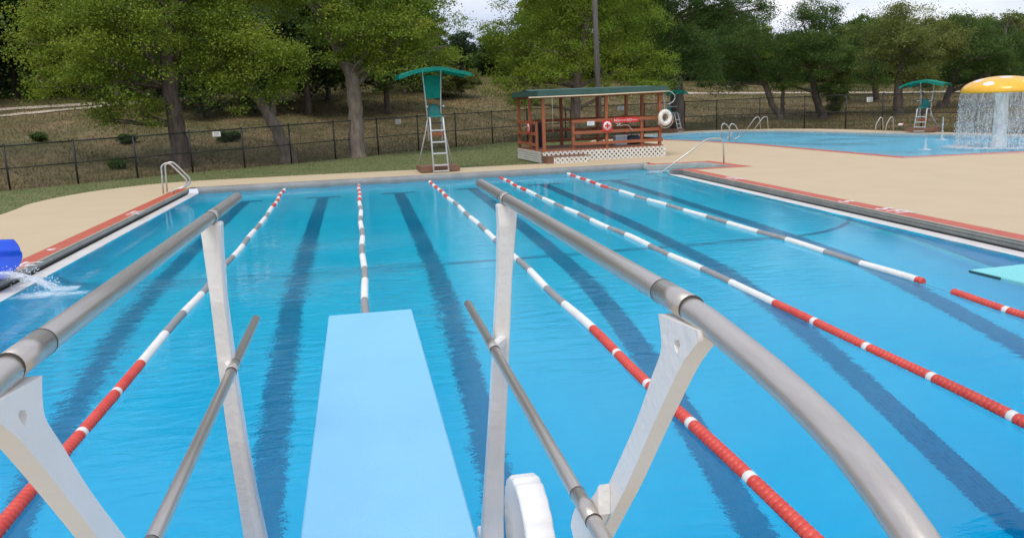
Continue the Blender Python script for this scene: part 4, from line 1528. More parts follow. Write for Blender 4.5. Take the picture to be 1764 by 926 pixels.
# rescue pole with hook
pa, pb = gl(-0.48, -0.19, 2.27), gl(4.62, -0.19, 2.31)
rp = thing('rescue_pole', 'long cream rescue pole with a hoop hung under the shelter roof', 'rescue pole', pa)
bm = bmesh.new()
tube(bm, [pa, pa.lerp(pb, 0.5) + V(0, 0, -0.012), pb], 0.022, 8)
obj('pole', bm, M['bamboo'], rp, world=True)
bm = bmesh.new()
hp = [pb, pb + V(0.10, 0, 0.005), pb + V(0.22, 0, -0.04), pb + V(0.32, 0, -0.14), pb + V(0.34, 0, -0.26), pb + V(0.27, 0, -0.37), pb + V(0.16, 0, -0.43), pb + V(0.05, 0, -0.45)]
tube(bm, hp, 0.012, 8)
obj('hoop', bm, M['ladder'], rp, world=True)
bm = bmesh.new()
for x in (0.36,):
    p = gl(x, -0.19, 2.25)
    tube(bm, [p, p + V(0, 0, -1.2)], 0.006, 5)
obj('cord', bm, M['rope'], rp, world=True)
# life ring with its rope
lc = gl(4.60, -0.14, 1.385)
lr = thing('life_ring', 'white life ring hung on the right front post of the shelter', 'life ring', lc, GR + R_(12))
bm = bmesh.new()
tube(bm, [(0.215 * math.cos(a), 0, 0.215 * math.sin(a)) for a in np.linspace(0, 2 * math.pi, 40, endpoint=False)], 0.082, 14, closed=True)
obj('ring', bm, M['ring_white'], lr)
for a in (0.6, 2.2, 3.8, 5.3):
    bm = bmesh.new()
    d_ = Vector((-math.sin(a), 0, math.cos(a)))
    c_ = Vector((0.215 * math.cos(a), 0, 0.215 * math.sin(a)))
    tube(bm, [c_ - d_ * 0.028, c_ + d_ * 0.028], 0.0865, 14)
    obj('band', bm, M['lip'], lr)
bm = bmesh.new()
tube(bm, [(0.335 * math.cos(a) * (1 + 0.03 * math.sin(5 * a)), 0.02 * math.sin(3 * a) - 0.03, 0.335 * math.sin(a) - 0.03) for a in np.linspace(-2.9, 0.4, 24)], 0.012, 6)
tube(bm, [(-0.30 + 0.02 * math.sin(k * 1.3), -0.02, 0.12 - 0.035 * k) for k in range(12)], 0.014, 6)
tube(bm, [(0, 0.02, 0.27), (0.0, 0.05, 0.55), (-0.02, 0.06, 0.9)], 0.010, 6)
obj('grab_rope', bm, M['rope'], lr)
# things kept in the shelter
bn_ = thing('trash_bin', 'dark grey round bin at the back left corner of the shelter', 'bin', gl(0.55, 2.55, PT + 0.024), GR)
bm = bmesh.new()
lathe(bm, [(0.20, 0.0), (0.215, 0.03), (0.245, 0.78), (0.262, 0.80), (0.262, 0.83)], 24)
obj('body', bm, M['bin'], bn_)
bm = bmesh.new()
lathe(bm, [(0.268, 0.832), (0.268, 0.86), (0.20, 0.92), (0.05, 0.94)], 24)
obj('lid', bm, M['bin'], bn_)
co = thing('ice_chest', 'pale blue and white ice chest on the shelter floor', 'ice chest', gl(3.35, 1.1, PT + 0.024), GR)
bm = bmesh.new()
box(bm, (0, 0, 0.15), (0.46, 0.30, 0.30), bevel=0.02)
obj('body', bm, M['cooler_blue'], co)
bm = bmesh.new()
box(bm, (0, 0, 0.335), (0.48, 0.32, 0.066), bevel=0.02)
obj('lid', bm, M['sign_white'], co)
bm = bmesh.new()
tube(bm, arc_path([(-0.24, -0.0, 0.28), (-0.24, -0.02, 0.44), (0.24, -0.02, 0.44), (0.24, 0.0, 0.28)], 0.05), 0.012, 6)
obj('handle', bm, M['navy'], co)
bg_ = thing('duffel_bag', 'dark bag slumped beside the ice chest in the shelter', 'bag', gl(3.92, 1.2, PT + 0.024), GR)
bm = bmesh.new()
lathe(bm, [(0.02, -0.27), (0.12, -0.26), (0.17, -0.20), (0.18, 0.0), (0.17, 0.20), (0.12, 0.26), (0.02, 0.27)], 18, 'X', (0, 0, 0.165))
obj('body', bm, M['navy'], bg_)
bm = bmesh.new()
tube(bm, arc_path([(-0.12, -0.12, 0.27), (-0.1, -0.10, 0.44), (0.1, -0.10, 0.44), (0.12, -0.12, 0.27)], 0.08), 0.014, 6)
obj('handle', bm, M['blackbar'], bg_)
hs = obj('garden_hose', (lambda b: (tube(b, [gl(2.75 + 0.05 * math.sin(k * 0.9) + 0.012 * k, -0.075, 1.27 - 0.10 * abs(math.sin(k * 0.31))) for k in range(18)] + [gl(3.2 + 0.03 * k, -0.075, 1.18 - 0.035 * k) for k in range(7)], 0.010, 6), b)[1])(bmesh.new()), M['ladder'])
tag(hs, 'pale hose looped below the red banner on the shelter', 'hose')

# ------------------------------------------------------------------ light pole
pbv = at(1033.5, 243, 42.0)
lpz = tz(pbv.x, 42.0)
ptop = at(1020, -120, 42.4)
lp = thing('light_pole', 'tall weathered grey pole rising behind the wooden shelter', 'pole', (pbv.x, 42.0, lpz))
bm = bmesh.new()
tube(bm, [(pbv.x, 42.0, lpz - 0.1), tuple(Vector((pbv.x, 42, lpz)).lerp(ptop, 0.5)), tuple(ptop)], [0.165, 0.14, 0.115], 14)
obj('shaft', bm, M['pole'], lp, world=True)
bm = bmesh.new()
beam(bm, ptop + V(-0.7, 0, -0.1), ptop + V(0.7, 0, -0.1), 0.08, 0.08)
cr_ = obj('cross_arm', bm, M['pole'], lp, world=True)
for s in (-1, 1):
    bm = bmesh.new()
    box(bm, ptop + V(0.6 * s, -0.1, 0.1), (0.35, 0.25, 0.3), bevel=0.04)
    obj('floodlight', bm, M['ladder'], lp, world=True)

# ------------------------------------------------------------------ fence
TOPZ = [1.50, 1.54, 1.58, 1.61, 1.64, 1.68, 1.72, 1.76, 1.77, 1.81, 1.83, 1.84, 1.88, 1.9, 1.9, 1.9, 1.92, 1.94, 1.96, 1.97, 1.97, 1.97, 1.95, 1.92, 1.9, 1.88, 1.85]
def fence(i0, i1, label):
    t = thing('chain_link_fence', label, 'fence', (FL[i0][0], FL[i0][1], 0.1), group='black chain link fences')
    for i in range(i0, i1 + 1):
        x, y = FL[i]
        z = tz(x, y)
        bm = bmesh.new()
        tube(bm, [(x, y, z - 0.2), (x, y, TOPZ[i] + 0.03)], 0.034, 8)
        bmesh.ops.create_icosphere(bm, subdivisions=1, radius=0.042, matrix=Matrix.Translation((x, y, TOPZ[i] + 0.04)))
        obj('post', bm, M['fence'], t, world=True)
    for frac, nm, r in ((1.0, 'top_rail', 0.024), (0.5, 'middle_rail', 0.020)):
        bm = bmesh.new()
        for i in range(i0, i1):
            a, b_ = FL[i], FL[i + 1]
            za, zb = tz(*a), tz(*b_)
            tube(bm, [(a[0], a[1], za + (TOPZ[i] - za) * frac), (b_[0], b_[1], zb + (TOPZ[i + 1] - zb) * frac)], r, 6)
        obj(nm, bm, M['fence'], t, world=True)
    verts, faces = [], []
    hw = 0.0022
    pitch = 0.072
    for i in range(i0, i1):
        a, b_ = np.array(FL[i]), np.array(FL[i + 1])
        Ls = np.linalg.norm(b_ - a)
        d = (b_ - a) / Ls
        za, zb = tz(*a) + 0.03, tz(*b_) + 0.03
        ha, hb = TOPZ[i] - za, TOPZ[i + 1] - zb
        Hh = (ha + hb) / 2
        nn = int(Ls / pitch)
        for s in (1, -1):
            k0 = -int(Hh / pitch) - 1
            for k in range(k0, nn - k0):
                u_ = k * pitch
                h0, h1 = 0.0, Hh
                ua, ub = u_, u_ + s * Hh
                # clip to [0, Ls]
                def clipu(uq, hq):
                    return uq
                if s > 0:
                    if ua < 0: h0 = -ua; ua = 0
                    if ub > Ls: h1 = Hh - (ub - Ls); ub = Ls
                else:
                    if ua > Ls: h0 = ua - Ls; ua = Ls
                    if ub < 0: h1 = Hh + ub; ub = 0
                if h1 - h0 < 0.03:
                    continue
                p, q = a + d * ua, a + d * ub
                fa, fb = ua / Ls, ub / Ls
                zp = za + (zb - za) * fa + h0 * (ha + (hb - ha) * fa) / Hh
                zq = za + (zb - za) * fb + h1 * (ha + (hb - ha) * fb) / Hh
                # thin three-sided wire
                nrm = np.array([-d[1], d[0]])
                base = len(verts)
                for (pt, z) in ((p, zp), (q, zq)):
                    verts.append((pt[0] + d[0] * hw, pt[1] + d[1] * hw, z - s * hw))
                    verts.append((pt[0] - d[0] * hw, pt[1] - d[1] * hw, z + s * hw))
                    verts.append((pt[0] + nrm[0] * hw * 1.6, pt[1] + nrm[1] * hw * 1.6, z))
                faces += [(base, base + 1, base + 4, base + 3), (base + 1, base + 2, base + 5, base + 4), (base + 2, base, base + 3, base + 5)]
    me = bpy.data.meshes.new('wire_mesh')
    vv = np.array(verts) - np.array(t.location)
    me.from_pydata(vv.tolist(), [], faces)
    me.materials.append(M['fence'])
    o = bpy.data.objects.new('wire_mesh', me)
    COL.objects.link(o)
    o.parent = t
    return t
fence(0, 12, 'black chain link fence along the lawn below the left slope')
fence(12, 26, 'black chain link fence behind the wading pool')
for (pxx, pyy, yf_, wd, hg, lab) in [(373, 231, 34.2, 0.30, 0.19, 'small white sign on the fence between the two left trees'), (686, 209.5, 40.6, 0.26, 0.22, 'small white sign on the fence left of the tall lifeguard chair'),
                                  (1069.5, 186.5, 47.6, 0.40, 0.24, 'small white sign on the fence seen through the shelter'), (1498.5, 171.5, 41.6, 0.36, 0.24, 'small white sign on the fence behind the wading pool'),]:
    p = at(pxx, pyy, yf_)
    # slide along the sight line on to the fence
    d_ = ray(pxx, pyy)
    best = min(((float(abs(beyond_fence(np.array([(CAM + d_ * s_).x]), np.array([(CAM + d_ * s_).y]))[0])), s_) for s_ in np.arange(24, 56, 0.05)))
    p = CAM + d_ * (best[1] - 0.12)
    t = thing('fence_sign', lab, 'sign', p, 0.0, 'white signs on the black fence')
    bm = bmesh.new()
    box(bm, (0, 0, 0), (wd, 0.01, hg), bevel=0.003)
    pn = obj('plate', bm, M['sign_white'], t)
    bm = bmesh.new()
    for k in range(3):
        box(bm, (0, -0.0066, hg * (0.25 - 0.25 * k)), (wd * (0.7 - 0.15 * (k % 2)), 0.002, hg * 0.09))
    obj('print_lines', bm, M['pole'], pn)
d_ = ray(1551.5, 215)
best = min(((float(abs(beyond_fence(np.array([(CAM + d_ * s_).x]), np.array([(CAM + d_ * s_).y]))[0])), s_) for s_ in np.arange(24, 56, 0.05)))
p = CAM + d_ * (best[1] - 0.2)
t = thing('rescue_float', 'small white and red float hung low on the fence', 'float', p, 0.0)
bm = bmesh.new()
lathe(bm, [(0.02, -0.13), (0.06, -0.12), (0.075, -0.05), (0.075, 0.06), (0.05, 0.11), (0.02, 0.12)], 14, 'X')
obj('body', bm, M['white_gel'], t)
bm = bmesh.new()
lathe(bm, [(0.03, 0.10), (0.065, 0.115), (0.065, 0.17), (0.02, 0.19)], 14, 'X', (0, 0.01, 0.02))
obj('end_cap', bm, M['f_red'], t)

# ------------------------------------------------------------------ orange mushroom with its curtain of water
MXc, MYc = 23.23, 27.0
mu = thing('mushroom_shower', 'orange mushroom shower with white spots standing in the wading pool', 'water feature', (MXc, MYc, -0.75))
bm = bmesh.new()
prof = [(0.30, -0.02), (0.29, 0.6), (0.235, 1.2), (0.215, 1.9), (0.23, 2.5), (0.30, 2.70), (0.33, 2.76)]
lathe(bm, prof, 36)
obj('stem', bm, M['white_gel'], mu)
bm = bmesh.new()
RC, HC = 1.36, 0.56
spots = []
for (az_, el_, rr) in [(207, 0.34, 0.15), (238, 0.74, 0.15), (273, 0.36, 0.16), (172, 0.52, 0.15), (140, 0.34, 0.16), (310, 0.6, 0.15), (335, 0.3, 0.16), (15, 0.55, 0.16), (45, 0.3, 0.16), (80, 0.6, 0.16), (110, 0.3, 0.16)]:
    a = R_(az_)
    th = el_ * math.pi / 2
    spots.append((Vector((math.cos(a) * math.cos(th), math.sin(a) * math.cos(th), math.sin(th))), rr))
rings = []
NS, NR = 160, 46
for j in range(NR + 1):
    th = math.pi / 2 * j / NR
    rings.append([bm.verts.new((RC * math.cos(th) * math.cos(2 * math.pi * k / NS), RC * math.cos(th) * math.sin(2 * math.pi * k / NS), 2.73 + HC * math.sin(th) ** 0.92)) for k in range(NS)] if j < NR else [bm.verts.new((0, 0, 2.73 + HC))])
def spot(a, th):
    n_ = Vector((math.cos(a) * math.cos(th), math.sin(a) * math.cos(th), math.sin(th)))
    return any(n_.angle(c_) < r_ for c_, r_ in spots)
for j in range(NR):
    for k in range(NS):
        a, th = 2 * math.pi * (k + 0.5) / NS, math.pi / 2 * (j + 0.5) / NR
        if j < NR - 1:
            f = bm.faces.new((rings[j][k], rings[j][(k + 1) % NS], rings[j + 1][(k + 1) % NS], rings[j + 1][k]))
        else:
            f = bm.faces.new((rings[j][k], rings[j][(k + 1) % NS], rings[j + 1][0]))
        f.smooth = True
        f.material_index = 1 if spot(a, th) else 0
inner = [bm.verts.new((0.30 * math.cos(2 * math.pi * k / NS), 0.30 * math.sin(2 * math.pi * k / NS), 2.78)) for k in range(NS)]
lowr = [bm.verts.new((v.co.x * 0.985, v.co.y * 0.985, v.co.z - 0.035)) for v in rings[0]]
for k in range(NS):
    bm.faces.new((rings[0][k], lowr[k], lowr[(k + 1) % NS], rings[0][(k + 1) % NS]))
    bm.faces.new((lowr[k], inner[k], inner[(k + 1) % NS], lowr[(k + 1) % NS]))
bmesh.ops.recalc_face_normals(bm, faces=bm.faces)
obj('cap', bm, [M['mush'], M['white_gel']], mu)
bm = bmesh.new()
P, sz = [], []
for k in range(4600):
    a = rng.random() * 2 * math.pi
    fz_ = rng.random() ** 0.8
    z = 1.96 * (1 - fz_)
    r = 1.35 + 0.03 * rng.normal() + fz_ * (0.05 + 0.07 * rng.normal())
    if math.sin(a * 23 + 2 * math.sin(a * 7)) > 0.75 - 0.2 * fz_ and rng.random() < 0.7:
        continue
    P.append((MXc + r * math.cos(a), MYc + r * math.sin(a), max(0.01, z)))
    sz.append(rng.uniform(0.005, 0.016) * (0.8 + 0.7 * fz_))
droplets(bm, P, sz, (0.9, 0.9, 1.7))
o = obj('water_curtain', bm, M['spray'])
tag(o, 'curtain of white water drops falling from the orange mushroom', 'water', kind='stuff')
bm = bmesh.new()
ra = [[bm.verts.new((MXc + (1.345 + 0.02 * j) * math.cos(a), MYc + (1.345 + 0.02 * j) * math.sin(a), 1.95 - 0.48 * j)) for a in np.linspace(0, 2 * math.pi, 72, endpoint=False)] for j in range(5)]
for j in range(4):
    for k in range(72):
        f = bm.faces.new((ra[j][k], ra[j][(k + 1) % 72], ra[j + 1][(k + 1) % 72], ra[j + 1][k]))
        f.smooth = True
o = obj('water_veil', bm, M['sheet'])
tag(o, 'thin veil of water hanging from the rim of the orange mushroom', 'water', kind='stuff')
bm = bmesh.new()
P, sz = [], []
for k in range(2600):
    a = rng.random() * 2 * math.pi
    r = 1.42 + rng.normal(0, 0.22)
    P.append((MXc + r * math.cos(a), MYc + r * math.sin(a), 0.004 + 0.02 * rng.random()))
    sz.append(rng.uniform(0.008, 0.03))
droplets(bm, P, sz, (1.6, 1.6, 0.5))
o = obj('foam', bm, M['spray'])
tag(o, 'ring of white foam on the water below the orange mushroom', 'foam', kind='stuff')
for (pxx, pyy, z1_, lab) in [(1622.5, 241, 0.95, 'thin jet of water spouting by the far edge of the wading pool'), (1594, 258, 0.45, 'low jet of water in the middle of the wading pool')]:
    b = atz(pxx, pyy, 0.0)
    bm = bmesh.new()
    P, sz = [], []
    for k in range(330):
        h = rng.random()
        P.append((b.x + rng.normal(0, 0.009 + 0.022 * (1 - h)), b.y + rng.normal(0, 0.015), z1_ * h ** 1.3))
        sz.append(rng.uniform(0.005, 0.014))
    for k in range(50):
        P.append((b.x + rng.normal(0, 0.12), b.y + rng.normal(0, 0.16), 0.008)); sz.append(rng.uniform(0.01, 0.03))
    droplets(bm, P, sz, (0.9, 0.9, 1.6))
    o = obj('water_jet', bm, M['spray'])
    tag(o, lab, 'water jet', 'water jets in the wading pool')

# ------------------------------------------------------------------ trees
def leaf_mesh(name, blobs, mat, leaf=0.15, dens=1.0, seed=0, droop=0.0, fill=0.35, spray=1.0):
    """blobs: (centre, (rx, ry, rz)); leaves grouped in sprays spread through each blob"""
    g = np.random.default_rng(seed)
    C_, T_ = [], []
    for (c, r) in blobs:
        r = np.array(r, float)
        c = np.array(c, float)
        area = 4 * math.pi * ((r[0] * r[1]) ** 1.6 / 3 + (r[0] * r[2]) ** 1.6 / 3 + (r[1] * r[2]) ** 1.6 / 3) ** (1 / 1.6)
        nc = max(8, int(area * 1.3 * dens))
        d = g.normal(size=(nc, 3))
        d /= np.linalg.norm(d, axis=1)[:, None]
        d[:, 2] = np.where((d[:, 2] < -0.35) & (g.random(nc) < 0.6), -d[:, 2], d[:, 2])
        rad = np.where(g.random(nc) < fill, g.uniform(0.35, 0.8, nc), g.uniform(0.80, 1.10, nc))
        # lumpy outline
        lump = 1 + 0.16 * np.sin(d[:, 0] * 4.1 + seed) * np.sin(d[:, 1] * 3.7 + 1) + 0.10 * np.sin(d[:, 2] * 6.3 + d[:, 0] * 5 + seed)
        p = c + d * r * (rad * lump)[:, None]
        C_.append(p)
        T_.append(np.clip(0.42 + g.uniform(-0.16, 0.16) + 0.13 * g.normal(size=nc), 0, 1))
    P = np.concatenate(C_)
    T = np.concatenate(T_)
    n = len(P)
    m = np.maximum(18, (g.normal(58 if leaf > 0.14 else 165, 32, n)).astype(int))
    idx = np.repeat(np.arange(n), m)
    N = len(idx)
    sr = spray * g.uniform(0.34, 0.78, n)[idx]
    off = g.normal(size=(N, 3)) * np.array([0.55, 0.55, 0.30]) * sr[:, None]
    pos = P[idx] + off
    pos[:, 2] -= droop * np.hypot(off[:, 0], off[:, 1])
    # leaf frames
    nrm = g.normal(size=(N, 3)) * 0.75 + np.array([0, 0, 0.85])
    nrm /= np.linalg.norm(nrm, axis=1)[:, None]
    a = g.normal(size=(N, 3))
    a -= nrm * (a * nrm).sum(1)[:, None]
    a /= np.linalg.norm(a, axis=1)[:, None]
    b = np.cross(nrm, a)
    sz = leaf * g.uniform(0.6, 1.3, N)
    L_ = a * sz[:, None]
    B_ = b * (sz * 0.36)[:, None]
    q = np.stack([pos - L_ * 0.5, pos + B_ - L_ * 0.05, pos + L_ * 0.5, pos - B_ - L_ * 0.05], 1)
    me = bpy.data.meshes.new(name)
    me.vertices.add(N * 4)
    me.vertices.foreach_set('co', q.reshape(-1).astype(np.float32))
    me.loops.add(N * 4)
    me.loops.foreach_set('vertex_index', np.arange(N * 4, dtype=np.int32))
    me.polygons.add(N)
    me.polygons.foreach_set('loop_start', np.arange(0, N * 4, 4, dtype=np.int32))
    at_ = me.attributes.new('tint', 'FLOAT', 'FACE')
    tv = np.clip(T[idx] + g.normal(0, 0.07, N), 0, 1)
    at_.data.foreach_set('value', tv.astype(np.float32))
    me.update(calc_edges=True)
    me.materials.append(mat)
    return me
def add_mesh(name, me, parent):
    o = bpy.data.objects.new(name, me)
    COL.objects.link(o)
    o.parent = parent
    return o
def limb(bm, a, b, ra, rb, wob=0.15, n=7, seg=9, seed=0):
    g = random.Random(seed)
    a, b = Vector(a), Vector(b)
    pts, rs = [], []
    L_ = (b - a).length
    o1 = Vector((g.uniform(-1, 1), g.uniform(-1, 1), g.uniform(-0.3, 0.6))) * wob * L_
    for i in range(n):
        t = i / (n - 1)
        p = a.lerp(b, t) + o1 * math.sin(math.pi * t) * 0.5 + Vector((g.uniform(-1, 1), g.uniform(-1, 1), 0)) * 0.02 * L_
        if i == 0:
            p = a
        pts.append(p)
        rs.append(ra + (rb - ra) * t)
    tube(bm, pts, rs, seg)
def px_tree(name, label, trunk, Y, blobs, mat, limbs=(), leaf=0.098, dens=1.0, seed=0, bark='bark', group='trees round the pools', base_z=None, depth=0.85, fill=0.35):
    """trunk: [(px, py, width px)] from the ground up at distance Y; blobs: [(px, py, rx, ry[, dY])] in photograph pixels"""
    b0 = at(trunk[0][0], trunk[0][1], Y)
    gz = tz(b0.x, Y)
    base = Vector((b0.x, Y, gz))
    t = thing(name, label, 'tree', base, group=group)
    k = Y / FPX
    bm = bmesh.new()
    pts = [(b0.x, Y, gz - 0.25)]
    rs = [trunk[0][2] * k * 0.5 * 1.25]
    for i, (px_, py_, w) in enumerate(trunk):
        p = at(px_, py_, Y)
        if i == 0:
            p.z = gz + 0.25
        pts.append(p)
        rs.append(w * k * 0.5)
    # finer, slightly crooked trunk
    fp, fr = [], []
    g = random.Random(seed)
    for i in range(len(pts) - 1):
        a, b = Vector(pts[i]), Vector(pts[i + 1])
        for q in range(4):
            u_ = q / 4
            fp.append(a.lerp(b, u_) + (Vector((g.uniform(-1, 1), g.uniform(-1, 1), 0)) * rs[i] * 0.14 if i else Vector((0, 0, 0))))
            fr.append((rs[i] + (rs[i + 1] - rs[i]) * u_) * (1 + g.uniform(-0.05, 0.05)))
    fp.append(Vector(pts[-1])); fr.append(rs[-1])
    tube(bm, fp, fr, 12)
    wb = []
    for bl in blobs:
        px_, py_, rx_, ry_ = bl[:4]
        dY = bl[4] if len(bl) > 4 else 0
        yy = Y + dY
        c = at(px_, py_, yy)
        kk = yy / FPX
        wb.append((tuple(c), (rx_ * kk, (rx_ + ry_) * 0.5 * kk * depth, ry_ * kk)))
    for li in limbs:
        (xa, ya, xb, yb, wa, wb_) = li[:6]
        dY = li[6] if len(li) > 6 else 0
        limb(bm, at(xa, ya, Y), at(xb, yb, Y + dY), wa * k / 2, wb_ * k / 2, seed=seed + len(bm.verts))
    # a branch from the upper trunk into every blob
    tops = [Vector(p) for p in pts[2:]]
    for i, (c, r) in enumerate(wb):
        c = Vector(c)
        s_ = min(tops, key=lambda p: (p - c).length + 3 * max(0, p.z - c.z))
        limb(bm, s_, c + (c - s_) * 0.05, min(rs[-1] * 0.7, 0.11), 0.02, wob=0.25, seed=seed * 31 + i, seg=6)
        for q in range(3):
            e = c + Vector((g.uniform(-1, 1) * r[0], g.uniform(-1, 1) * r[1], g.uniform(-0.3, 0.9) * r[2])) * 0.6
            limb(bm, s_.lerp(c, 0.6), e, 0.045, 0.012, wob=0.3, seed=seed * 57 + i * 5 + q, seg=5)
    obj('trunk', bm, M[bark], t, world=True)
    me = leaf_mesh('crown', [((c[0] - base.x, c[1] - base.y, c[2] - base.z), r) for c, r in wb], M[mat], leaf, dens, seed, fill=fill)
    add_mesh('crown', me, t)
    return t

px_tree('oak_tree', 'big spreading oak with a thick straight trunk left of the pool ladder', [(313, 288, 31), (303, 215, 27), (292, 150, 25), (288, 90, 22), (292, 20, 18)], 36.6,
        [(130, 45, 85, 60, 0.5), (215, 62, 85, 70, -1.0), (118, 118, 62, 48, 0), (200, 140, 85, 50, -1.2), (88, 150, 34, 24, 0.3), (240, 195, 45, 28, -0.6), (190, 208, 28, 18, -0.5), (330, 22, 95, 60, 1.2),
         (380, -60, 110, 75, 0.5), (250, -60, 120, 85, -1.0), (120, -80, 105, 75, 0.5), (270, -165, 120, 70, 0), (335, 118, 55, 42, 1.0), (170, 100, 50, 36, -2.2), (60, 80, 40, 30, 1.0), (255, 110, 50, 40, 1.6), (160, 20, 50, 34, -2.0)],
        'leaf', limbs=[(290, 140, 235, 60, 15, 8, -1), (290, 110, 350, 40, 14, 7, 1), (300, 185, 225, 150, 9, 4, -1), (290, 60, 200, -60, 12, 6), (292, 30, 370, -60, 13, 6)], seed=3, dens=1.0)
px_tree('oak_tree', 'small oak leaning to the left with a pale trunk', [(498, 281, 25), (482, 235, 21), (465, 200, 18), (440, 165, 14), (415, 125, 10)], 36.9,
        [(415, 55, 68, 42, -0.8), (365, 110, 55, 40, -0.6), (455, 118, 60, 44, -1.0), (400, 160, 48, 28, -0.8), (345, 62, 40, 34, 0), (488, 158, 30, 26, -0.5), (430, 90, 50, 36, -1.8), (480, 95, 34, 28, 0)],
        'leaf', seed=5, bark='bark_pale', dens=1.1)
px_tree('oak_tree', 'tall oak with a forked pale trunk behind the middle of the far pool edge', [(616, 272, 28), (613, 215, 25), (611, 160, 23), (606, 130, 21), (580, 80, 16), (550, 30, 13)], 39.0,
        [(640, 55, 95, 58, 0), (730, 35, 72, 55, 0), (560, 0, 85, 55, 0), (600, -70, 120, 75, 0), (720, -50, 90, 65, 0), (500, -20, 68, 55, 0.5), (700, 100, 58, 36, -0.6), (620, 105, 50, 24, -0.6), (762, 82, 30, 30, 0), (530, -125, 100, 60, 0), (650, -145, 100, 55, 0), (690, 65, 50, 40, -1.6), (590, 45, 45, 34, -1.5)],
        'leaf', limbs=[(606, 130, 660, 50, 12, 5), (611, 150, 700, 80, 9, 4)], seed=7, bark='bark_pale')
px_tree('oak_tree', 'broad oak with low boughs directly behind the wooden shelter', [(991, 246, 19), (991, 190, 19), (993, 150, 17), (1000, 100, 14), (1010, 40, 11)], 46.2,
        [(905, 95, 72, 55, 0), (882, 148, 50, 28, -0.5), (960, 55, 75, 60, 0), (1000, 125, 80, 42, 0.3), (1060, 50, 85, 62, 0.8), (1082, 118, 74, 48, 0.5), (950, -25, 95, 55, 0), (1060, -40, 110, 55, 1.2), (858, 62, 28, 30, 0), (935, 130, 56, 36, -1.0), (1030, 85, 60, 40, 1.0), (900, 178, 34, 12, -0.5), (1110, 150, 46, 26, 0.2), (1000, 10, 60, 40, 0.5)],
        'leaf', limbs=[(995, 130, 920, 90, 10, 4), (995, 120, 1080, 80, 10, 4)], seed=9, dens=1.05)
px_tree('oak_tree', 'dark oak right of the shelter with a thick black trunk behind the life ring', [(1166, 229, 27), (1165, 190, 26), (1166, 155, 24), (1160, 110, 18), (1155, 40, 12)], 49.4,
        [(1150, 85, 62, 50, 0), (1185, 32, 82, 50, 0), (1205, 120, 48, 36, -0.6), (1140, -20, 85, 40, 0), (1240, 62, 58, 55, 0), (1225, -5, 65, 32, 0), (1285, 6, 34, 12, 0), (1180, 80, 50, 36, -1.8), (1130, 125, 40, 30, -0.8), (1320, 12, 22, 9, 0)],
        'leaf_dark', limbs=[(1165, 150, 1215, 70, 12, 5), (1165, 160, 1125, 90, 10, 4)], seed=11, dens=1.0)
px_tree('oak_tree', 'young oak with a thin leaning trunk left of the far stair rails', [(1343, 217, 12), (1330, 180, 11), (1318, 145, 10), (1308, 110, 8)], 53.0,
        [(1262, 110, 56, 46, 0), (1295, 68, 46, 46, 0), (1305, 128, 32, 30, -0.5), (1240, 145, 36, 22, -0.5), (1280, 140, 30, 20, 0), (1270, 75, 36, 30, -1)],
        'leaf_dark', seed=13, bark='bark_pale', limbs=[(1330, 180, 1290, 100, 6, 3)])
px_tree('oak_tree', 'slim upright oak with a pale trunk close to the leaning one', [(1348, 214, 8), (1348, 180, 7.5), (1350, 140, 6), (1352, 100, 5)], 54.5,
        [(1352, 96, 30, 34, 0), (1338, 130, 26, 24, 0), (1364, 130, 24, 24, 0.5)], 'leaf_dark', seed=15, bark='bark_pale')
px_tree('oak_tree', 'dark rounded oak whose trunk curves left above the fence', [(1417, 209, 15), (1411, 185, 14), (1404, 160, 13), (1398, 120, 10)], 52.0,
        [(1400, 62, 56, 46, 0), (1388, 112, 56, 40, -0.5), (1450, 118, 42, 40, 0), (1388, 22, 34, 22, 0), (1350, 85, 26, 30, 0), (1425, 30, 24, 22, 0), (1435, 155, 34, 18, -0.5), (1405, 90, 44, 34, -1.6), (1360, 148, 26, 18, 0)],
        'leaf_dark', seed=17, dens=1.1)
px_tree('oak_tree', 'narrow dark oak standing before the park road', [(1509, 196, 12), (1509, 170, 12), (1506, 140, 10), (1500, 100, 8)], 58.0,
        [(1498, 100, 36, 44, 0), (1488, 55, 34, 30, 0), (1510, 140, 30, 22, 0), (1470, 120, 30, 34, 0), (1520, 60, 28, 30, 1)], 'leaf_dark', seed=19)
px_tree('oak_tree', 'olive green oak with a stout trunk behind the far ladder rails', [(1547, 212, 19), (1547, 185, 18), (1549, 150, 15), (1555, 100, 11)], 48.5,
        [(1560, 55, 66, 42, 0), (1602, 88, 52, 44, 0), (1530, 105, 50, 38, 0), (1625, 72, 38, 28, 0), (1580, 130, 40, 22, -0.6), (1560, 22, 42, 16, 0), (1655, 82, 20, 18, 0), (1610, 148, 28, 12, -0.6), (1570, 85, 46, 36, -1.8), (1520, 65, 34, 28, 0)],
        'leaf_olive', seed=21, dens=1.05)
px_tree('oak_tree', 'dark oak with a trunk leaning right behind the far lifeguard chair', [(1616, 222, 14), (1624, 190, 13), (1634, 160, 11), (1655, 110, 9)], 50.0,
        [(1682, 72, 52, 44, 0), (1700, 122, 66, 36, 0), (1640, 125, 28, 30, 0.5), (1740, 95, 46, 46, 0), (1660, 45, 32, 24, 0), (1760, 140, 40, 24, 0), (1690, 100, 50, 36, -1.6)],
        'leaf_dark', seed=23, dens=1.1)
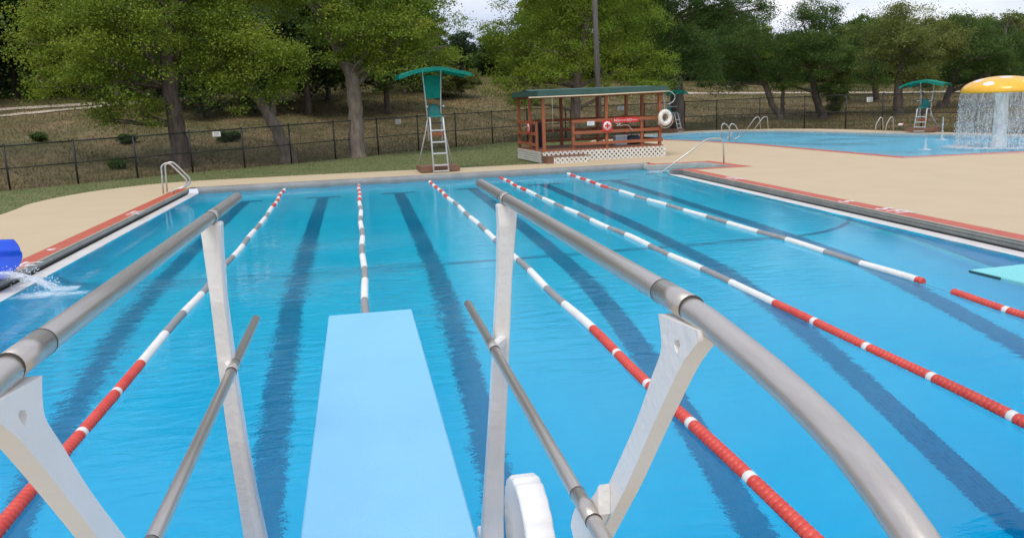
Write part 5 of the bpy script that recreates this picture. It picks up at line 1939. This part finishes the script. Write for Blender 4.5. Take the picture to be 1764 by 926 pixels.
# bare-limbed tree at the right
bt_ = at(1738, 170, 62)
t = thing('bare_tree', 'half bare tree with pale branching limbs at the right edge', 'tree', (bt_.x, 62, tz(bt_.x, 62)), group='trees round the pools')
bm = bmesh.new()
limb(bm, (bt_.x, 62, tz(bt_.x, 62) - 0.2), at(1736, 95, 62), 0.26, 0.16, 0.05, seed=2)
g_ = random.Random(4)
for (xa, ya, xb, yb) in [(1736, 98, 1715, 45), (1736, 98, 1752, 50), (1736, 92, 1770, 70), (1736, 100, 1700, 75), (1720, 60, 1705, 38), (1725, 72, 1735, 34), (1750, 58, 1768, 38), (1748, 62, 1740, 30), (1760, 72, 1790, 50)]:
    limb(bm, at(xa, ya, 62), at(xb, yb, 62 + g_.uniform(-1, 1)), 0.10, 0.02, 0.2, seed=xa + yb, seg=6)
    for q in range(3):
        limb(bm, at((xa + xb) / 2, (ya + yb) / 2, 62), at(xb + g_.uniform(-18, 18), yb + g_.uniform(-10, 12), 62 + g_.uniform(-2, 2)), 0.035, 0.008, 0.25, seed=xb + q, seg=5)
obj('trunk', bm, M['bark_pale'], t, world=True)
add_mesh('crown', leaf_mesh('crown', [((at(a, b, 62) - t.location)[:], (r * 62 / FPX, r * 62 / FPX, r * 0.7 * 62 / FPX)) for a, b, r in [(1705, 42, 16), (1735, 36, 18), (1768, 42, 20), (1790, 60, 26), (1700, 78, 14)]], M['leaf_olive'], 0.17, 0.55, 77), t)

# woods further back: four kinds, copied as single trees
def proto_tree(name, label, h, w, mat, leaf, seed, trunk_r, low, dens=0.55):
    t = thing(name, label, 'tree', (0, 0, 0), group='trees of the far woods')
    g = random.Random(seed)
    bl = []
    for k in range(11):
        a = g.random() * 6.283
        zf = g.uniform(low, 0.9)
        rr = w * 0.5 * (1 - 0.55 * max(0, zf - 0.5) * 2) * g.uniform(0.35, 0.75)
        bl.append(((rr * math.cos(a), rr * math.sin(a), h * zf), (w * g.uniform(0.19, 0.30), w * g.uniform(0.19, 0.30), h * g.uniform(0.10, 0.17))))
    bl.append(((0, 0, h * 0.88), (w * 0.22, w * 0.22, h * 0.12)))
    bl.append(((0, 0, h * 0.6), (w * 0.34, w * 0.34, h * 0.22)))
    bm = bmesh.new()
    limb(bm, (0, 0, -0.3), (w * 0.04, 0, h * 0.6), trunk_r, trunk_r * 0.5, 0.06, seed=seed)
    for i, (c, r) in enumerate(bl):
        limb(bm, (w * 0.02, 0, h * min(0.5, max(0.2, c[2] / h - 0.2))), c, trunk_r * 0.4, 0.03, 0.2, seed=seed + i, seg=6)
    obj('trunk', bm, M['bark'], t)
    add_mesh('crown', leaf_mesh('crown', bl, M[mat], leaf, dens, seed), t)
    return t
KIND = [proto_tree('woodland_tree', '', 9.5, 9.0, 'leaf_dark', 0.26, 41, 0.26, 0.22), proto_tree('woodland_tree', '', 11.5, 9.5, 'leaf', 0.26, 43, 0.28, 0.28),
        proto_tree('cedar_tree', '', 7.0, 5.6, 'leaf_blue', 0.20, 45, 0.18, 0.08, 0.8), proto_tree('woodland_tree', '', 8.5, 8.5, 'leaf_olive', 0.25, 47, 0.24, 0.24)]
KL = ['dark green woodland tree', 'fresh green woodland tree', 'dense blue green cedar', 'olive green woodland tree']
used = [False] * 4
# (px of trunk, distance, kind, scale, where)
FAR = [(-120, 60, 0, 1.1, 'beyond the left edge of the dirt road'), (-40, 66, 0, 1.35, 'at the left end of the woods above the dirt road'), (30, 70, 2, 1.5, 'above the pale dirt road'), (75, 67, 0, 1.25, 'just left of the big oak above the dirt road'),
       (140, 72, 0, 1.4, 'behind the crown of the big oak'), (205, 64, 2, 1.2, 'behind the low boughs of the big oak'), (262, 58, 2, 1.0, 'behind the trunk of the big oak'), (345, 55, 2, 0.95, 'between the big oak and the leaning oak'),
       (250, 74, 0, 1.4, 'high behind the big oak'), (350, 74, 1, 1.3, 'high between the big oak and the leaning oak'), (425, 62, 0, 1.05, 'behind the leaning oak'), (470, 56, 2, 0.95, 'beside the trunk of the leaning oak'),
       (530, 58, 0, 0.95, 'between the leaning oak and the forked oak'), (565, 66, 2, 1.25, 'left behind the forked oak'), (505, 76, 1, 1.3, 'high between the leaning and forked oaks'), (668, 60, 0, 0.85, 'right behind the trunk of the forked oak'),
       (700, 70, 2, 1.15, 'behind the canopy of the tall lifeguard chair'), (745, 80, 0, 0.55, 'right of the tall lifeguard canopy'), (640, 78, 1, 1.25, 'high behind the forked oak'), (800, 84, 2, 0.62, 'in the gap between the forked oak and the broad oak'),
       (850, 88, 0, 0.5, 'in the gap left of the broad oak'), (945, 82, 1, 0.8, 'behind the left boughs of the broad oak'), (965, 86, 0, 0.95, 'behind the trunk of the broad oak'), (1040, 84, 1, 1.0, 'behind the grey light pole'),
       (1110, 88, 0, 1.0, 'between the light pole and the dark oak'), (1190, 92, 3, 0.95, 'behind the dark oak by the life ring'), (1240, 84, 0, 0.85, 'right of the dark oak'), (1300, 88, 1, 0.6, 'behind the young leaning oak'),
       (1370, 86, 0, 0.6, 'behind the slim upright oak'), (1440, 90, 3, 0.75, 'behind the dark rounded oak'), (1475, 100, 0, 0.88, 'left behind the narrow oak'), (1530, 94, 1, 0.7, 'behind the olive oak'),
       (1600, 92, 0, 0.8, 'right behind the olive oak'), (1650, 86, 0, 0.8, 'behind the canopy of the far lifeguard chair'), (1700, 80, 2, 0.95, 'behind the orange mushroom cap'), (1745, 84, 0, 0.8, 'behind the half bare tree'),
       (1810, 78, 0, 0.8, 'at the right end of the woods'), (1880, 74, 3, 1.0, 'beyond the right edge of the wading pool'), (1425, 68, 3, 0.55, 'low behind the fence, below the dark rounded oak')]
for (pxx, Y, k, sc_, where) in FAR:
    d_ = ray(pxx, 180)
    x = CAM.x + d_.x / d_.y * Y
    if used[k]:
        o = copy_tree(KIND[k])
    else:
        o = KIND[k]
        used[k] = True
    o.location = (x, Y, tz(x, Y) - 0.1)
    o.rotation_euler = (0, 0, random.random() * 6.28)
    o.scale = (sc_ * random.uniform(0.95, 1.1), sc_ * random.uniform(0.95, 1.1), sc_)
    o['label'] = KL[k] + ' ' + where
# bushes on the slope
BK = None
for (pxx, pyy, w, h, where) in [(70, 244, 0.5, 0.32, 'low green bush on the left slope below the dirt road'), (222, 248, 0.6, 0.32, 'small green bush behind the left fence beside the big oak'), (205, 290, 0.35, 0.25, 'tiny green bush low on the left slope'),
                                (395, 245, 0.8, 0.4, 'dark bush behind the small white fence sign'), (790, 168, 3.2, 1.9, 'grey green bush right of the tall lifeguard chair on the slope'), (1442, 195, 1.4, 2.6, 'pale green sapling behind the wading pool fence')]:
    p = hit(pxx, pyy)
    t = thing('bush', where, 'bush', p, group='bushes on the slope')
    add_mesh('foliage', leaf_mesh('foliage', [((g_.uniform(-.3, .3) * w, g_.uniform(-.3, .3) * w, h * (0.4 + 0.15 * q)), (w * 0.36, w * 0.36, h * 0.34)) for q in range(4)], M['leaf_olive' if w > 1.3 else 'leaf_dark'], 0.09 if w < 1 else 0.12, 7.0 if w < 1 else 3.0, int(pxx), spray=0.28 if w < 1 else 0.6), t)
    bm = bmesh.new()
    for q in range(3):
        limb(bm, (0.04 * q, 0, -0.1), (w * 0.2 * (q - 1), 0.1 * q, h * 0.6), 0.03, 0.01, 0.2, seed=q + int(pxx), seg=5)
    obj('stem', bm, M['bark'], t)

# ------------------------------------------------------------------ grass: dry tufts on the slope, short blades on the lawn
def blades(name, N, xr, yr, test, hgt, mat, lab, seed, wid=0.02):
    g = np.random.default_rng(seed)
    x, y = g.uniform(*xr, N), g.uniform(*yr, N)
    k = test(x, y)
    x, y = x[k], y[k]
    z = terrain(x, y)
    n = len(x)
    a = g.random(n) * 6.283
    h = hgt * g.uniform(0.4, 1.3, n)
    w = wid * g.uniform(0.7, 1.4, n) * (0.6 + y / 50)
    lean = g.normal(0, 0.35, (n, 2)) * h[:, None]
    dx, dy = np.cos(a) * w, np.sin(a) * w
    q = np.stack([np.stack([x - dx, y - dy, z - 0.01], 1), np.stack([x + dx, y + dy, z - 0.01], 1), np.stack([x + lean[:, 0], y + lean[:, 1], z + h], 1)], 1)
    me = bpy.data.meshes.new(name)
    me.vertices.add(n * 3)
    me.vertices.foreach_set('co', q.reshape(-1).astype(np.float32))
    me.loops.add(n * 3)
    me.loops.foreach_set('vertex_index', np.arange(n * 3, dtype=np.int32))
    me.polygons.add(n)
    me.polygons.foreach_set('loop_start', np.arange(0, n * 3, 3, dtype=np.int32))
    at_ = me.attributes.new('tint', 'FLOAT', 'FACE')
    patch = 0.5 + 0.28 * np.sin(x * 0.35 + np.sin(y * 0.3) * 2) * np.sin(y * 0.27 + 1.0)
    at_.data.foreach_set('value', np.clip(patch + g.normal(0, 0.16, n), 0, 1).astype(np.float32))
    me.update(calc_edges=True)
    me.materials.append(mat)
    o = bpy.data.objects.new(name, me)
    COL.objects.link(o)
    return tag(o, lab, 'grass', kind='stuff')
lawn_np = [(float(p[0]), float(p[1])) for p in lawn]
deck_np = [(float(p[0]), float(p[1])) for p in DECK]
blades('dry_grass', 230000, (-32, 60), (26, 86), lambda x, y: (beyond_fence(x, y) > -0.1) & (np.abs(x / y - 0.25) < 0.85), 0.11, M['grass'], 'dry brown grass on the slope beyond the fence', 5, 0.018)
blades('lawn_grass', 130000, (-14, 14), (18, 48), lambda x, y: in_poly(x, y, lawn_np) & ~in_poly(x, y, deck_np), 0.03, M['turf'], 'short mown grass of the lawn beside the deck', 6, 0.010)

# the far wood behind everything, which reads as one dark mass
bl = []
g_ = random.Random(9)
for k in range(70):
    u_ = -0.98 + k * 0.0315
    Y = 92 + g_.uniform(-4, 6)
    x = u_ * Y
    hh = g_.uniform(2.6, 3.6) * (1.25 if u_ < 0.05 else (0.5 if u_ < 0.2 else 0.85))
    bl.append(((x, Y, tz(x, Y) + hh * 0.8), (3.4, 2.6, hh)))
    bl.append(((x + 1.2, Y - 1.5, tz(x, Y) + 0.9), (3.4, 1.8, 1.3)))
o = add_mesh('far_woods', leaf_mesh('far_woods', bl, M['leaf_dark'], 0.42, 1.25, 99, fill=0.2), None)
tag(o, 'dense dark green wood closing the view behind the slope', 'woods', kind='stuff')
